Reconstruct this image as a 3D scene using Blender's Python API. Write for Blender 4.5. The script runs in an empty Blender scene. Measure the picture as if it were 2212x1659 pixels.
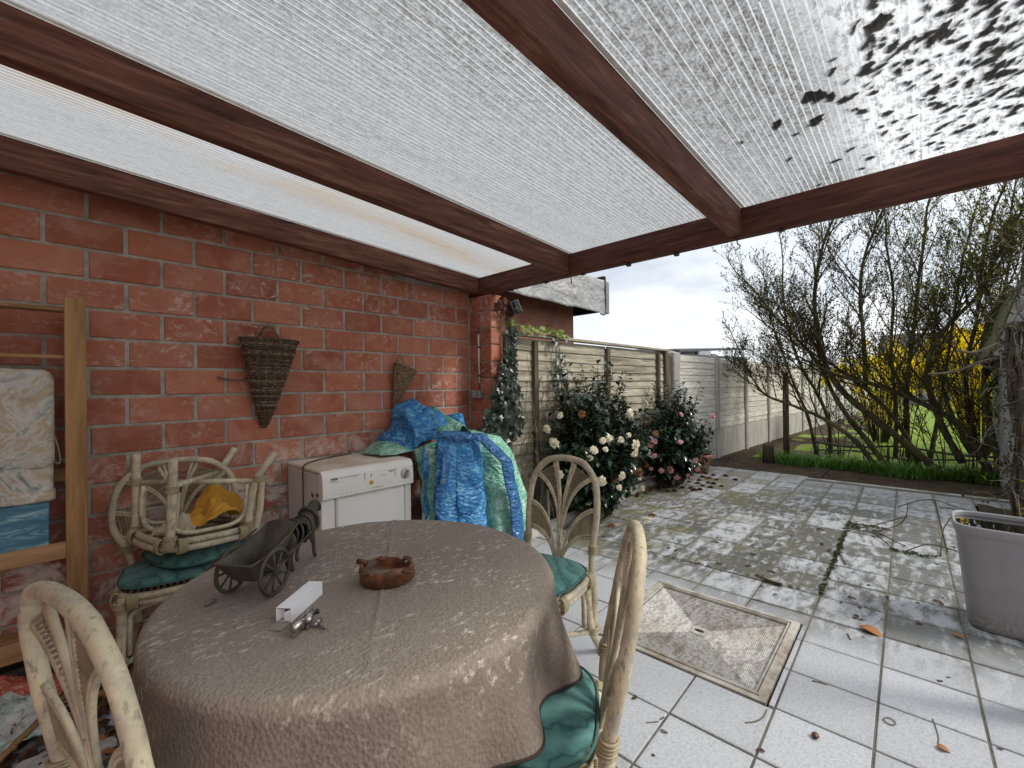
SKY_STR, SUN_STR, EXPO = 1.0, 1.6, 0.72
import bpy, bmesh, math, random
from mathutils import Vector, Matrix, noise
R = math.radians
PI = math.pi
scene = bpy.context.scene
COL = scene.collection
rng = random.Random(11)

# ------------------------------------------------------------------ nodes
class G:
    """a small wrapper round a node tree"""
    def __init__(s, tree):
        s.t = tree
    def put(s, sock, v):
        if isinstance(v, bpy.types.NodeSocket):
            s.t.links.new(v, sock)
        elif isinstance(v, (tuple, list)) and len(v) == 3 and sock.type == 'RGBA':
            sock.default_value = (v[0], v[1], v[2], 1)
        else:
            sock.default_value = v
    def n(s, typ, ins=None, **kw):
        n = s.t.nodes.new('ShaderNode' + typ)
        for k, v in kw.items():
            setattr(n, k, v)
        for k, v in (ins or {}).items():
            s.put(n.inputs[k], v)
        return n
    def obj(s):
        """object coordinates, shifted for every copy of a thing"""
        tc = s.n('TexCoord').outputs['Object']
        r = s.n('ObjectInfo').outputs['Random']
        v = s.n('VectorMath', {0: tc}, operation='ADD')
        c = s.n('CombineXYZ', {0: s.m('MULTIPLY', r, 7.0), 1: s.m('MULTIPLY', r, 3.0), 2: r})
        s.put(v.inputs[1], c.outputs[0])
        return v.outputs[0]
    def gen(s):
        return s.n('TexCoord').outputs['Generated']
    def pos(s):
        return s.n('NewGeometry').outputs['Position']
    def island(s):
        return s.n('NewGeometry').outputs['Random Per Island']
    def map(s, v, scale=(1, 1, 1), rot=(0, 0, 0), loc=(0, 0, 0)):
        return s.n('Mapping', {'Vector': v, 'Location': loc, 'Rotation': rot, 'Scale': scale}).outputs[0]
    def noise(s, v, scale=5, detail=4, rough=.55, dist=0.0):
        return s.n('TexNoise', {'Vector': v, 'Scale': scale, 'Detail': detail, 'Roughness': rough, 'Distortion': dist}).outputs[0]
    def vor(s, v, scale=5, feature='F1', out=0, rand=1.0):
        return s.n('TexVoronoi', {'Vector': v, 'Scale': scale, 'Randomness': rand}, feature=feature).outputs[out]
    def wave(s, v, scale=5, dist=2, detail=2, dscale=1, direction='X', kind='BANDS'):
        kw = dict(wave_type=kind)
        kw['bands_direction' if kind == 'BANDS' else 'rings_direction'] = direction
        return s.n('TexWave', {'Vector': v, 'Scale': scale, 'Distortion': dist, 'Detail': detail, 'Detail Scale': dscale}, **kw).outputs[1]
    def m(s, op, a, b=0.0, c=None):
        n = s.n('Math', {0: a, 1: b}, operation=op)
        if c is not None:
            s.put(n.inputs[2], c)
        return n.outputs[0]
    def mr(s, v, a, b, c=0.0, d=1.0):
        n = s.n('MapRange', {0: v, 1: a, 2: b, 3: c, 4: d})
        n.clamp = True
        return n.outputs[0]
    def ramp(s, f, stops, interp='LINEAR'):
        n = s.n('ValToRGB', {0: f})
        cr = n.color_ramp
        cr.interpolation = interp
        while len(cr.elements) < len(stops):
            cr.elements.new(0.5)
        for e, (p, c) in zip(cr.elements, stops):
            e.position = p
            e.color = (c, c, c, 1) if isinstance(c, (int, float)) else (c[0], c[1], c[2], 1)
        return n.outputs[0]
    def mix(s, f, a, b, blend='MIX'):
        n = s.n('Mix', data_type='RGBA', blend_type=blend)
        s.put(n.inputs[0], f)
        s.put(n.inputs[6], a)
        s.put(n.inputs[7], b)
        return n.outputs[2]
    def hsv(s, col, h=.5, sat=1.0, val=1.0):
        return s.n('HueSaturation', {'Hue': h, 'Saturation': sat, 'Value': val, 'Color': col}).outputs[0]
    def xyz(s, v):
        return s.n('SeparateXYZ', {0: v}).outputs
    def bump(s, h, strength=.3, dist=.01, normal=None):
        n = s.n('Bump', {'Height': h, 'Strength': strength, 'Distance': dist})
        if normal is not None:
            s.put(n.inputs['Normal'], normal)
        return n.outputs[0]

MATS = {}
def mat(name, build, **kw):
    """build(g) -> dict of Principled inputs"""
    m = bpy.data.materials.new(name)
    m.use_nodes = True
    nt = m.node_tree
    nt.nodes.clear()
    g = G(nt)
    out = g.n('OutputMaterial')
    r = build(g)
    if isinstance(r, dict):
        p = g.n('BsdfPrincipled')
        for k, v in r.items():
            g.put(p.inputs[k], v)
        nt.links.new(p.outputs[0], out.inputs[0])
    else:
        nt.links.new(r, out.inputs[0])
    MATS[name] = m
    return m

def simple(name, c1, c2=None, rough=.6, scale=8, bump=0, bscale=40, isl=0.0, metal=0, spec=.5, stretch=(1, 1, 1), lo=.35, hi=.65, bd=.004):
    def b(g):
        v = g.map(g.obj(), stretch)
        f = g.noise(v, scale, 5, .6)
        col = g.mix(g.mr(f, lo, hi), c1, c2 or tuple(x * .75 for x in c1))
        if isl:
            col = g.hsv(col, val=g.mr(g.island(), 0, 1, 1 - isl, 1 + isl))
        d = {'Base Color': col, 'Roughness': rough, 'Metallic': metal, 'Specular IOR Level': spec}
        if bump:
            d['Normal'] = g.bump(g.noise(v, bscale, 4, .6), bump, bd)
        return d
    return mat(name, b)

# ------------------------------------------------------------------ meshes
class MB:
    """collects shapes; build() links them as ONE mesh object"""
    def __init__(s):
        s.v = []; s.f = []; s.mi = []; s.sm = []
    def add(s, vs, fs, mi=0, smooth=False):
        o = len(s.v)
        s.v.extend([tuple(p) for p in vs])
        for f in fs:
            s.f.append([i + o for i in f])
            s.mi.append(mi); s.sm.append(smooth)
        return s
    def box(s, c, size, rot=None, ch=0.0, mi=0):
        x, y, z = [q / 2 for q in size]
        c = Vector(c)
        if ch <= 0:
            vs = [Vector((sx * x, sy * y, sz * z)) for sx in (-1, 1) for sy in (-1, 1) for sz in (-1, 1)]
            fs = [(0, 1, 3, 2), (4, 6, 7, 5), (0, 4, 5, 1), (2, 3, 7, 6), (0, 2, 6, 4), (1, 5, 7, 3)]
        else:
            ch = min(ch, x * .9, y * .9, z * .9)
            vs = []; idx = {}
            for sx in (-1, 1):
                for sy in (-1, 1):
                    for sz in (-1, 1):
                        for k in range(3):
                            q = [sx * x, sy * y, sz * z]
                            for a in range(3):
                                if a != k:
                                    q[a] -= (sx, sy, sz)[a] * ch
                            idx[(sx, sy, sz, k)] = len(vs)
                            vs.append(Vector(q))
            fs = []
            S = (-1, 1)
            for k in range(3):
                a, b = [(1, 2), (2, 0), (0, 1)][k]
                for sg in S:
                    loop = []
                    for (p, q) in ((-1, -1), (1, -1), (1, 1), (-1, 1)):
                        key = [0, 0, 0]; key[k] = sg; key[a] = p; key[b] = q
                        loop.append(idx[(key[0], key[1], key[2], k)])
                    fs.append(loop if sg > 0 else loop[::-1])
            for k in range(3):           # edges running along axis k
                a, b = [(1, 2), (2, 0), (0, 1)][k]
                for p in S:
                    for q in S:
                        def I(e, face):
                            key = [0, 0, 0]; key[k] = e; key[a] = p; key[b] = q
                            return idx[(key[0], key[1], key[2], face)]
                        loop = [I(-1, a), I(1, a), I(1, b), I(-1, b)]
                        fs.append(loop if p * q < 0 else loop[::-1])
            for sx in S:
                for sy in S:
                    for sz in S:
                        loop = [idx[(sx, sy, sz, k)] for k in range(3)]
                        fs.append(loop if sx * sy * sz > 0 else loop[::-1])
        if rot is not None:
            vs = [rot @ q for q in vs]
        return s.add([q + c for q in vs], fs, mi)
    def tube(s, pts, r, n=8, closed=False, cap=True, mi=0, smooth=True, flat=1.0):
        pts = [Vector(p) for p in pts]
        N = len(pts)
        rad = r if isinstance(r, (list, tuple)) else [r] * N
        tang = []
        for i in range(N):
            a = pts[i - 1] if (i > 0 or closed) else pts[i]
            b = pts[(i + 1) % N] if (i < N - 1 or closed) else pts[i]
            d = b - a
            tang.append(d.normalized() if d.length > 1e-9 else Vector((0, 0, 1)))
        u = tang[0].orthogonal().normalized()
        vs = []
        for i in range(N):
            t = tang[i]
            u = (u - t * u.dot(t))
            u = u.normalized() if u.length > 1e-6 else t.orthogonal().normalized()
            w = t.cross(u)
            for k in range(n):
                a = 2 * PI * k / n
                vs.append(pts[i] + (u * math.cos(a) + w * math.sin(a) * flat) * rad[i])
        fs = []
        M = N if closed else N - 1
        for i in range(M):
            for k in range(n):
                a = i * n + k; b = i * n + (k + 1) % n
                j = (i + 1) % N
                fs.append((a, b, j * n + (k + 1) % n, j * n + k))
        if cap and not closed:
            fs.append(list(range(n))[::-1])
            fs.append([(N - 1) * n + k for k in range(n)])
        return s.add(vs, fs, mi, smooth)
    def lathe(s, prof, n=32, c=(0, 0, 0), mi=0, smooth=True, sx=1.0, sy=1.0, wob=None):
        c = Vector(c)
        vs = []
        for i, (r, z) in enumerate(prof):
            for k in range(n):
                a = 2 * PI * k / n
                q = 1.0 if wob is None else wob(a, i)
                vs.append(c + Vector((r * math.cos(a) * sx * q, r * math.sin(a) * sy * q, z)))
        fs = []
        for i in range(len(prof) - 1):
            for k in range(n):
                fs.append((i * n + k, i * n + (k + 1) % n, (i + 1) * n + (k + 1) % n, (i + 1) * n + k))
        return s.add(vs, fs, mi, smooth)
    def grid(s, nu, nv, fn, mi=0, smooth=True, wrap=False):
        vs = [Vector(fn(i / (nu if wrap else nu - 1), j / (nv - 1))) for j in range(nv) for i in range(nu)]
        fs = []
        for j in range(nv - 1):
            for i in range(nu if wrap else nu - 1):
                k = (i + 1) % nu
                fs.append((j * nu + i, j * nu + k, (j + 1) * nu + k, (j + 1) * nu + i))
        return s.add(vs, fs, mi, smooth)
    def prism(s, poly, d, mi=0):
        """poly: list of 3-D points (planar), extruded by vector d"""
        d = Vector(d); n = len(poly)
        vs = [Vector(p) for p in poly] + [Vector(p) + d for p in poly]
        fs = [list(range(n))[::-1], [n + i for i in range(n)]]
        for i in range(n):
            fs.append((i, (i + 1) % n, n + (i + 1) % n, n + i))
        return s.add(vs, fs, mi)
    def leaf(s, p, d, nrm, L, W, mi=0, fold=.25, curl=.15, rich=False):
        p = Vector(p); d = Vector(d).normalized()
        nrm = Vector(nrm)
        side = d.cross(nrm)
        side = side.normalized() if side.length > 1e-6 else d.orthogonal().normalized()
        up = side.cross(d)
        if not rich:
            vs = [p, p + d * L * .5 + side * W * .5 + up * W * fold, p + d * L - up * L * curl, p + d * L * .5 - side * W * .5 + up * W * fold, p + d * L * .5]
            return s.add(vs, [(0, 4, 1), (1, 4, 2), (0, 3, 4), (3, 2, 4)], mi, True)
        vs = []
        for t, w, c in ((0, .05, 0), (.28, .42, .0), (.6, .46, .3), (.85, .22, .7), (1, .0, 1)):
            q = p + d * L * t - up * L * curl * c
            vs += [q + side * W * w + up * W * fold * w, q, q - side * W * w + up * W * fold * w]
        fs = []
        for i in range(4):
            a = i * 3
            fs += [(a, a + 1, a + 4, a + 3), (a + 1, a + 2, a + 5, a + 4)]
        return s.add(vs, fs, mi, True)
    def build(s, name, mats, parent=None, world=True, bevel=0, seg=2, sub=0, solid=0, auto=False):
        me = bpy.data.meshes.new(name)
        vs = s.v
        if parent is not None and world:
            inv = basis(parent).inverted()
            vs = [inv @ Vector(p) for p in s.v]
        me.from_pydata(vs, [], s.f)
        if not isinstance(mats, (list, tuple)):
            mats = [mats]
        for m in mats:
            me.materials.append(MATS[m] if isinstance(m, str) else m)
        me.polygons.foreach_set('material_index', s.mi)
        me.polygons.foreach_set('use_smooth', s.sm)
        me.update()
        o = bpy.data.objects.new(name, me)
        COL.objects.link(o)
        if parent is not None:
            o.parent = parent
        if bevel:
            b = o.modifiers.new('bevel', 'BEVEL'); b.width = bevel; b.segments = seg; b.limit_method = 'ANGLE'; b.angle_limit = R(40)
        if solid:
            b = o.modifiers.new('solid', 'SOLIDIFY'); b.thickness = solid; b.offset = 0
        if sub:
            b = o.modifiers.new('sub', 'SUBSURF'); b.levels = sub; b.render_levels = sub
        return o

def basis(o):
    m = Matrix.LocRotScale(o.location, o.rotation_euler, o.scale)
    return basis(o.parent) @ m if o.parent is not None else m

def thing(name, label, cat, loc=(0, 0, 0), rot=(0, 0, 0), group=None):
    o = bpy.data.objects.new(name, None)
    COL.objects.link(o)
    o.empty_display_size = .1
    o.location = loc
    o.rotation_euler = rot if isinstance(rot, (tuple, list)) else (0, 0, rot)
    o['label'] = label; o['category'] = cat
    if group: o['group'] = group
    return o
def tag(o, label, cat, group=None, kind=None):
    o['label'] = label; o['category'] = cat
    if group: o['group'] = group
    if kind: o['kind'] = kind
    return o
def struct(o, label=None, kind='structure'):
    o['kind'] = kind
    if label: o['label'] = label
    return o
def copy_tree(o, parent=None):
    c = o.copy(); COL.objects.link(c)
    c.parent = parent
    for ch in list(o.children):
        copy_tree(ch, c)
    return c

def arc_pts(pts, n=8, closed=False):
    """Catmull-Rom through pts"""
    P = [Vector(p) for p in pts]
    out = []
    N = len(P)
    for i in range(N if closed else N - 1):
        a = P[i - 1] if (i > 0 or closed) else P[0] * 2 - P[1]
        b = P[i]; c = P[(i + 1) % N]
        d = P[(i + 2) % N] if (i + 2 < N or closed) else P[-1] * 2 - P[-2]
        for k in range(n):
            t = k / n
            out.append(.5 * ((2 * b) + (c - a) * t + (2 * a - 5 * b + 4 * c - d) * t * t + (3 * b - a - 3 * c + d) * t ** 3))
    if not closed:
        out.append(P[-1])
    return out
def nz(p, s=1.0):
    return noise.noise(Vector(p) * s)
def rz(a):
    return Matrix.Rotation(a, 3, 'Z')

# ------------------------------------------------------------------ camera
CAM = Vector((-.124, -3.072, 1.333))
RX = Vector((0.68790, -0.72569, -0.01288)); UX = Vector((0.00620, -0.01186, 0.99991)); FX = Vector((0.72578, 0.68792, 0.00366))
FPX = 941.4   # focal length in units of a 2212 x 1659 frame
def ray(x, y):
    return FX + RX * ((x - 1106) / FPX) - UX * ((y - 829.5) / FPX)
def at_z(x, y, z=0.0):
    d = ray(x, y); return CAM + d * ((z - CAM.z) / d.z)
def at_x(x, y, X):
    d = ray(x, y); return CAM + d * ((X - CAM.x) / d.x)
def at_y(x, y, Y):
    d = ray(x, y); return CAM + d * ((Y - CAM.y) / d.y)
cd = bpy.data.cameras.new('camera')
cam = bpy.data.objects.new('camera', cd)
COL.objects.link(cam)
cd.sensor_width = 36; cd.lens = 1423.19 / 3344 * 36
cd.clip_start = .02; cd.clip_end = 2000
mw = Matrix(((RX.x, UX.x, -FX.x, CAM.x), (RX.y, UX.y, -FX.y, CAM.y), (RX.z, UX.z, -FX.z, CAM.z), (0, 0, 0, 1)))
cam.matrix_world = mw
scene.camera = cam
# ------------------------------------------------------------------ materials
def b_brick(g):
    v = g.obj(); i = g.island()
    vs = g.n('VectorMath', {0: v}, operation='ADD')
    g.put(vs.inputs[1], g.n('CombineXYZ', {0: g.m('MULTIPLY', i, 31.0), 1: 0, 2: g.m('MULTIPLY', i, 17.0)}).outputs[0])
    w = vs.outputs[0]
    base = g.ramp(i, [(0, (.29, .098, .060)), (.3, (.37, .126, .074)), (.6, (.43, .152, .088)), (.85, (.49, .195, .120)), (1, (.33, .112, .068))])
    blot = g.noise(w, 5, 5, .6, .6)
    base = g.mix(g.mr(blot, .42, .70, 0, .6), base, (.54, .27, .20))
    base = g.mix(g.mr(g.noise(w, 9, 5, .65), .54, .7, 0, .6), base, (.33, .095, .06))
    # lime bloom: broken streaks and crusts
    n1 = g.noise(g.map(w, (3, 3, 5)), 3.2, 8, .72, 1.1)
    n2 = g.noise(g.map(w, (1, 1, 1)), 26, 6, .7)
    ridge = g.m('ABSOLUTE', g.m('SUBTRACT', g.noise(w, 8, 4, .6, .5), .5))
    st = g.m('MULTIPLY', g.mr(ridge, .05, .0), g.mr(n1, .45, .58))
    st = g.m('MULTIPLY', st, g.mr(n2, .38, .58))
    crust = g.m('MULTIPLY', g.mr(n1, .555, .64), g.mr(n2, .40, .54))
    z = g.xyz(g.pos())[2]
    low = g.m('MULTIPLY', g.mr(g.noise(g.map(g.pos(), (1, 1, 1)), 4, 7, .72, .5), .50, .60), g.mr(z, 1.15, .75))
    some = g.m('MULTIPLY', g.mr(g.noise(g.pos(), 1.3, 3), .40, .60, .35, 1.0), g.mr(g.m('FRACT', g.m('MULTIPLY', i, 57.3)), .15, .7, .25, 1.0))
    st = g.m('MULTIPLY', st, some); crust = g.m('MULTIPLY', crust, some)
    wh = g.m('MAXIMUM', g.m('MULTIPLY', st, .75), g.m('MULTIPLY', g.m('MAXIMUM', crust, low), .8))
    col = g.mix(wh, base, (.72, .66, .60))
    h = g.m('ADD', g.m('MULTIPLY', g.noise(w, 60, 6, .6), .5), g.m('ADD', g.m('MULTIPLY', blot, .8), g.m('MULTIPLY', wh, .5)))
    return {'Base Color': col, 'Roughness': .85, 'Specular IOR Level': .25, 'Normal': g.bump(h, .55, .006)}
mat('brick', b_brick)
simple('mortar', (.29, .28, .245), (.47, .45, .40), .95, 14, .9, 90, spec=.1, bd=.006)
def b_small_brick(g):
    v = g.map(g.pos(), (1, 1, 1), (R(90), 0, 0))
    n = g.n('TexBrick', {'Vector': v, 'Color1': (.30, .10, .06), 'Color2': (.36, .15, .09), 'Mortar': (.22, .19, .16), 'Scale': 1.0, 'Mortar Size': .006, 'Brick Width': .22, 'Row Height': .065})
    col = g.mix(g.mr(g.noise(g.pos(), 6, 5), .4, .7, 0, .5), n.outputs[0], (.42, .26, .19))
    return {'Base Color': col, 'Roughness': .9, 'Normal': g.bump(g.m('SUBTRACT', 1.0, n.outputs[1]), .5, .008)}
mat('small_brick', b_small_brick)

def wood(name, dark, mid, light, axis='X', sc=1.0, rough=.6, knots=False, spec=.3):
    def b(g):
        v = g.obj()
        s = {'X': (1.2, 14, 14), 'Y': (14, 1.2, 14), 'Z': (14, 14, 1.2)}[axis]
        v2 = g.map(v, tuple(q * sc for q in s))
        n1 = g.noise(v2, 2.2, 7, .62, .6)
        n2 = g.noise(v2, 9, 5, .6, .2)
        col = g.ramp(n1, [(.30, dark), (.52, mid), (.72, light)])
        col = g.mix(g.mr(n2, .55, .72, 0, .5), col, dark)
        if knots:
            k = g.vor(g.map(v, tuple((q if q > 2 * 1 else q * 1.6) * .55 for q in s)), 1.3)
            col = g.mix(g.mr(k, .20, .05, 0, .75), col, tuple(q * .35 for q in dark))
        col = g.hsv(col, val=g.mr(g.island(), 0, 1, .86, 1.1))
        return {'Base Color': col, 'Roughness': rough, 'Specular IOR Level': spec, 'Normal': g.bump(n2, .35, .003)}
    return mat(name, b)
wood('beam_wood', (.060, .020, .012), (.170, .064, .040), (.30, .15, .105), 'X', 1.3, .62)
wood('cross_beam_wood', (.045, .014, .009), (.115, .040, .026), (.19, .08, .054), 'Y', 1.3, .62)
wood('pine_post', (.22, .105, .038), (.42, .235, .095), (.54, .325, .145), 'Z', .55, .6, True)
wood('pine_rail', (.22, .105, .045), (.42, .24, .11), (.54, .33, .17), 'X', .55, .6)
wood('grey_fence_wood', (.15, .13, .092), (.40, .365, .285), (.58, .545, .45), 'X', .7, .9, False, .1)
wood('grey_post_wood', (.060, .048, .034), (.14, .118, .086), (.23, .205, .16), 'Z', .7, .9, False, .1)
wood('bark_post', (.03, .024, .016), (.09, .075, .055), (.20, .175, .14), 'Z', 1.2, .95, False, .1)

def b_rattan(g):
    v = g.obj()
    n = g.noise(v, 18, 6, .65)
    n2 = g.noise(g.map(v, (1, 1, .35)), 90, 4, .6)
    n3 = g.noise(v, 5, 3)
    col = g.ramp(n3, [(.3, (.42, .36, .24)), (.5, (.58, .51, .355)), (.72, (.70, .61, .41))])
    col = g.mix(g.mr(n, .44, .64, 0, .8), col, (.33, .305, .25))
    col = g.mix(g.mr(n2, .56, .66, 0, .6), col, (.16, .14, .10))
    return {'Base Color': col, 'Roughness': .55, 'Specular IOR Level': .4, 'Normal': g.bump(n2, .25, .002)}
mat('rattan', b_rattan)
def b_slat(g):
    n = g.noise(g.obj(), 22, 5)
    col = g.hsv(g.ramp(n, [(.3, (.20, .165, .10)), (.7, (.36, .30, .185))]), val=g.mr(g.island(), 0, 1, .8, 1.15))
    return {'Base Color': col, 'Roughness': .6}
mat('rattan_slat', b_slat)
def b_bind(g):
    w = g.wave(g.obj(), 55, .3, 1, 1, 'Z')
    return {'Base Color': g.mix(w, (.30, .25, .15), (.46, .39, .24)), 'Roughness': .5}
mat('binding', b_bind)
def b_cushion(g):
    v = g.obj()
    d = g.map(v, (1, 1, .3))
    w = g.wave(d, 5.5, 12, 3, 1.1, 'DIAGONAL')
    w2 = g.wave(d, 16, 14, 2, .9, 'X')
    n = g.noise(v, 6, 4)
    col = g.ramp(w, [(0, (.030, .098, .092)), (.10, (.060, .170, .158)), (.55, (.075, .195, .18)), (1, (.10, .235, .218))])
    col = g.mix(g.mr(w2, .93, 1.0, 0, .25), col, (.16, .30, .28))
    col = g.mix(g.mr(n, .45, .75, 0, .35), col, (.10, .14, .13))
    h = g.m('ADD', w, g.m('MULTIPLY', g.noise(v, 150, 2), .5))
    return {'Base Color': col, 'Roughness': .85, 'Specular IOR Level': .2, 'Sheen Weight': .12, 'Normal': g.bump(h, .35, .004)}
mat('cushion_fabric', b_cushion)
simple('cushion_piping', (.03, .10, .09), (.05, .14, .125), .85, 20)

def b_cloth(g):
    v = g.obj()
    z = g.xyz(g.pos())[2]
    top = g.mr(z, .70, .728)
    n = g.noise(v, 3.2, 5, .6)
    fine = g.noise(v, 120, 3, .6)
    col = g.ramp(n, [(.3, (.185, .150, .124)), (.55, (.25, .21, .176)), (.75, (.30, .255, .215))])
    # top lighter than the hanging sides, with pale worn blotches
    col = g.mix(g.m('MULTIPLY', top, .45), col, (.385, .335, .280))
    col = g.mix(g.mr(fine, .40, .72, 0, .45), col, (.115, .083, .06))
    patch = g.mr(g.noise(v, 3.4, 3, .6, .5), .40, .54)
    fl = g.noise(g.map(v, (1.0, 2.2, 1), (0, 0, R(-50))), 30, 4, .6, .2)
    fl2 = g.noise(v, 75, 3, .7)
    sp = g.m('MULTIPLY', g.m('MULTIPLY', g.mr(fl, .54, .62), g.mr(fl2, .38, .56)), patch)
    fib = g.m('ABSOLUTE', g.m('SUBTRACT', g.noise(v, 17, 5, .55, 1.2), .5))
    sp = g.m('MAXIMUM', sp, g.m('MULTIPLY', g.mr(fib, .004, .0005), .45))
    col = g.mix(g.m('MULTIPLY', sp, g.mr(z, .60, .73, .12, .9)), col, (.62, .57, .50))
    weave = g.vor(g.map(v, (1, 1, .8)), 120)
    h = g.m('ADD', g.m('MULTIPLY', weave, 1.0), g.m('ADD', g.m('MULTIPLY', n, .4), g.m('MULTIPLY', sp, .5)))
    return {'Base Color': col, 'Roughness': .92, 'Specular IOR Level': .12, 'Normal': g.bump(h, .6, .004)}
mat('tablecloth_fabric', b_cloth)
simple('dark_binding', (.018, .011, .009), (.03, .018, .014), .8)

def b_tile(g):
    p = g.pos(); i = g.island()
    X, Yc, Zc = g.xyz(p)
    speck = g.noise(p, 95, 3, .62)
    speck2 = g.noise(p, 38, 4, .6)
    col = g.ramp(speck, [(.30, (.33, .34, .355)), (.44, (.43, .445, .47)), (.62, (.505, .52, .55))])
    col = g.mix(g.mr(speck2, .52, .68, 0, .30), col, (.36, .365, .37))
    col = g.hsv(col, val=g.mr(i, 0, 1, .90, 1.08))
    # rain-dirt begins at the roof edge
    big = g.noise(p, 1.35, 4, .6, .4)
    far = g.mr(g.m('ADD', X, g.m('MULTIPLY', big, .55)), 2.75, 3.35)
    fade = g.mr(X, 5.6, 7.0, 1.0, .45)
    side = g.mr(g.m('ABSOLUTE', g.m('ADD', Yc, 2.0)), .3, 1.9, 1.1, .7)
    mottle = g.noise(g.map(p, (1, 2.4, 1)), 7, 7, .68, .35)
    dirt = g.m('MULTIPLY', g.mr(g.m('ADD', mottle, g.m('MULTIPLY', g.m('SUBTRACT', i, .5), .20)), .38, .56), far)
    dirt = g.m('MULTIPLY', dirt, g.m('MULTIPLY', fade, side))
    col = g.mix(g.m('MULTIPLY', dirt, .90), col, (.072, .071, .060))
    q = g.n('VectorMath', {0: p, 1: (2.842, -2.588, 0)}, operation='SUBTRACT').outputs[0]
    q = g.n('VectorMath', {0: g.map(q, (1, 1, 1), (0, 0, -R(1.303))), 'Scale': 1 / .31265}, operation='SCALE').outputs[0]
    qx, qy, qz = g.xyz(q)
    ex = g.m('ABSOLUTE', g.m('SUBTRACT', g.m('FRACT', qx), .5)); ey = g.m('ABSOLUTE', g.m('SUBTRACT', g.m('FRACT', qy), .5))
    edge = g.mr(g.m('ADD', g.m('MAXIMUM', ex, ey), g.m('MULTIPLY', g.m('SUBTRACT', mottle, .5), .25)), .40, .50)
    edge = g.m('MULTIPLY', edge, g.m('ADD', .10, g.m('MULTIPLY', far, .55)))
    col = g.mix(edge, col, (.11, .105, .08))
    moss = g.m('MULTIPLY', g.mr(g.m('ADD', g.noise(p, 2.6, 6, .66, .3), g.m('MULTIPLY', g.m('SUBTRACT', i, .5), .15)), .48, .62), far)
    moss = g.m('MULTIPLY', moss, g.mr(Yc, -2.9, -1.2, .10, 1.0))
    col = g.mix(g.m('MULTIPLY', moss, .70), col, (.150, .140, .052))
    grime = g.mr(g.noise(p, 5, 6, .65), .55, .75, 0, .35)
    near = g.m('MULTIPLY', grime, g.mr(X, .9, .2))
    col = g.mix(near, col, (.12, .09, .065))
    h = g.m('ADD', speck2, g.m('MULTIPLY', mottle, .6))
    return {'Base Color': col, 'Roughness': g.mr(speck2, .35, .65, .34, .62), 'Specular IOR Level': .45, 'Normal': g.bump(h, .18, .003)}
mat('tile', b_tile)
def b_grout(g):
    p = g.pos()
    n = g.noise(p, 4, 5)
    n2 = g.noise(p, 60, 4)
    c = g.ramp(n, [(.35, (.09, .082, .066)), (.55, (.19, .18, .155)), (.7, (.15, .15, .075))])
    return {'Base Color': g.mix(g.mr(n2, .4, .7, 0, .5), c, (.05, .045, .035)), 'Roughness': .95, 'Normal': g.bump(n2, .6, .005)}
mat('grout', b_grout)

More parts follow.
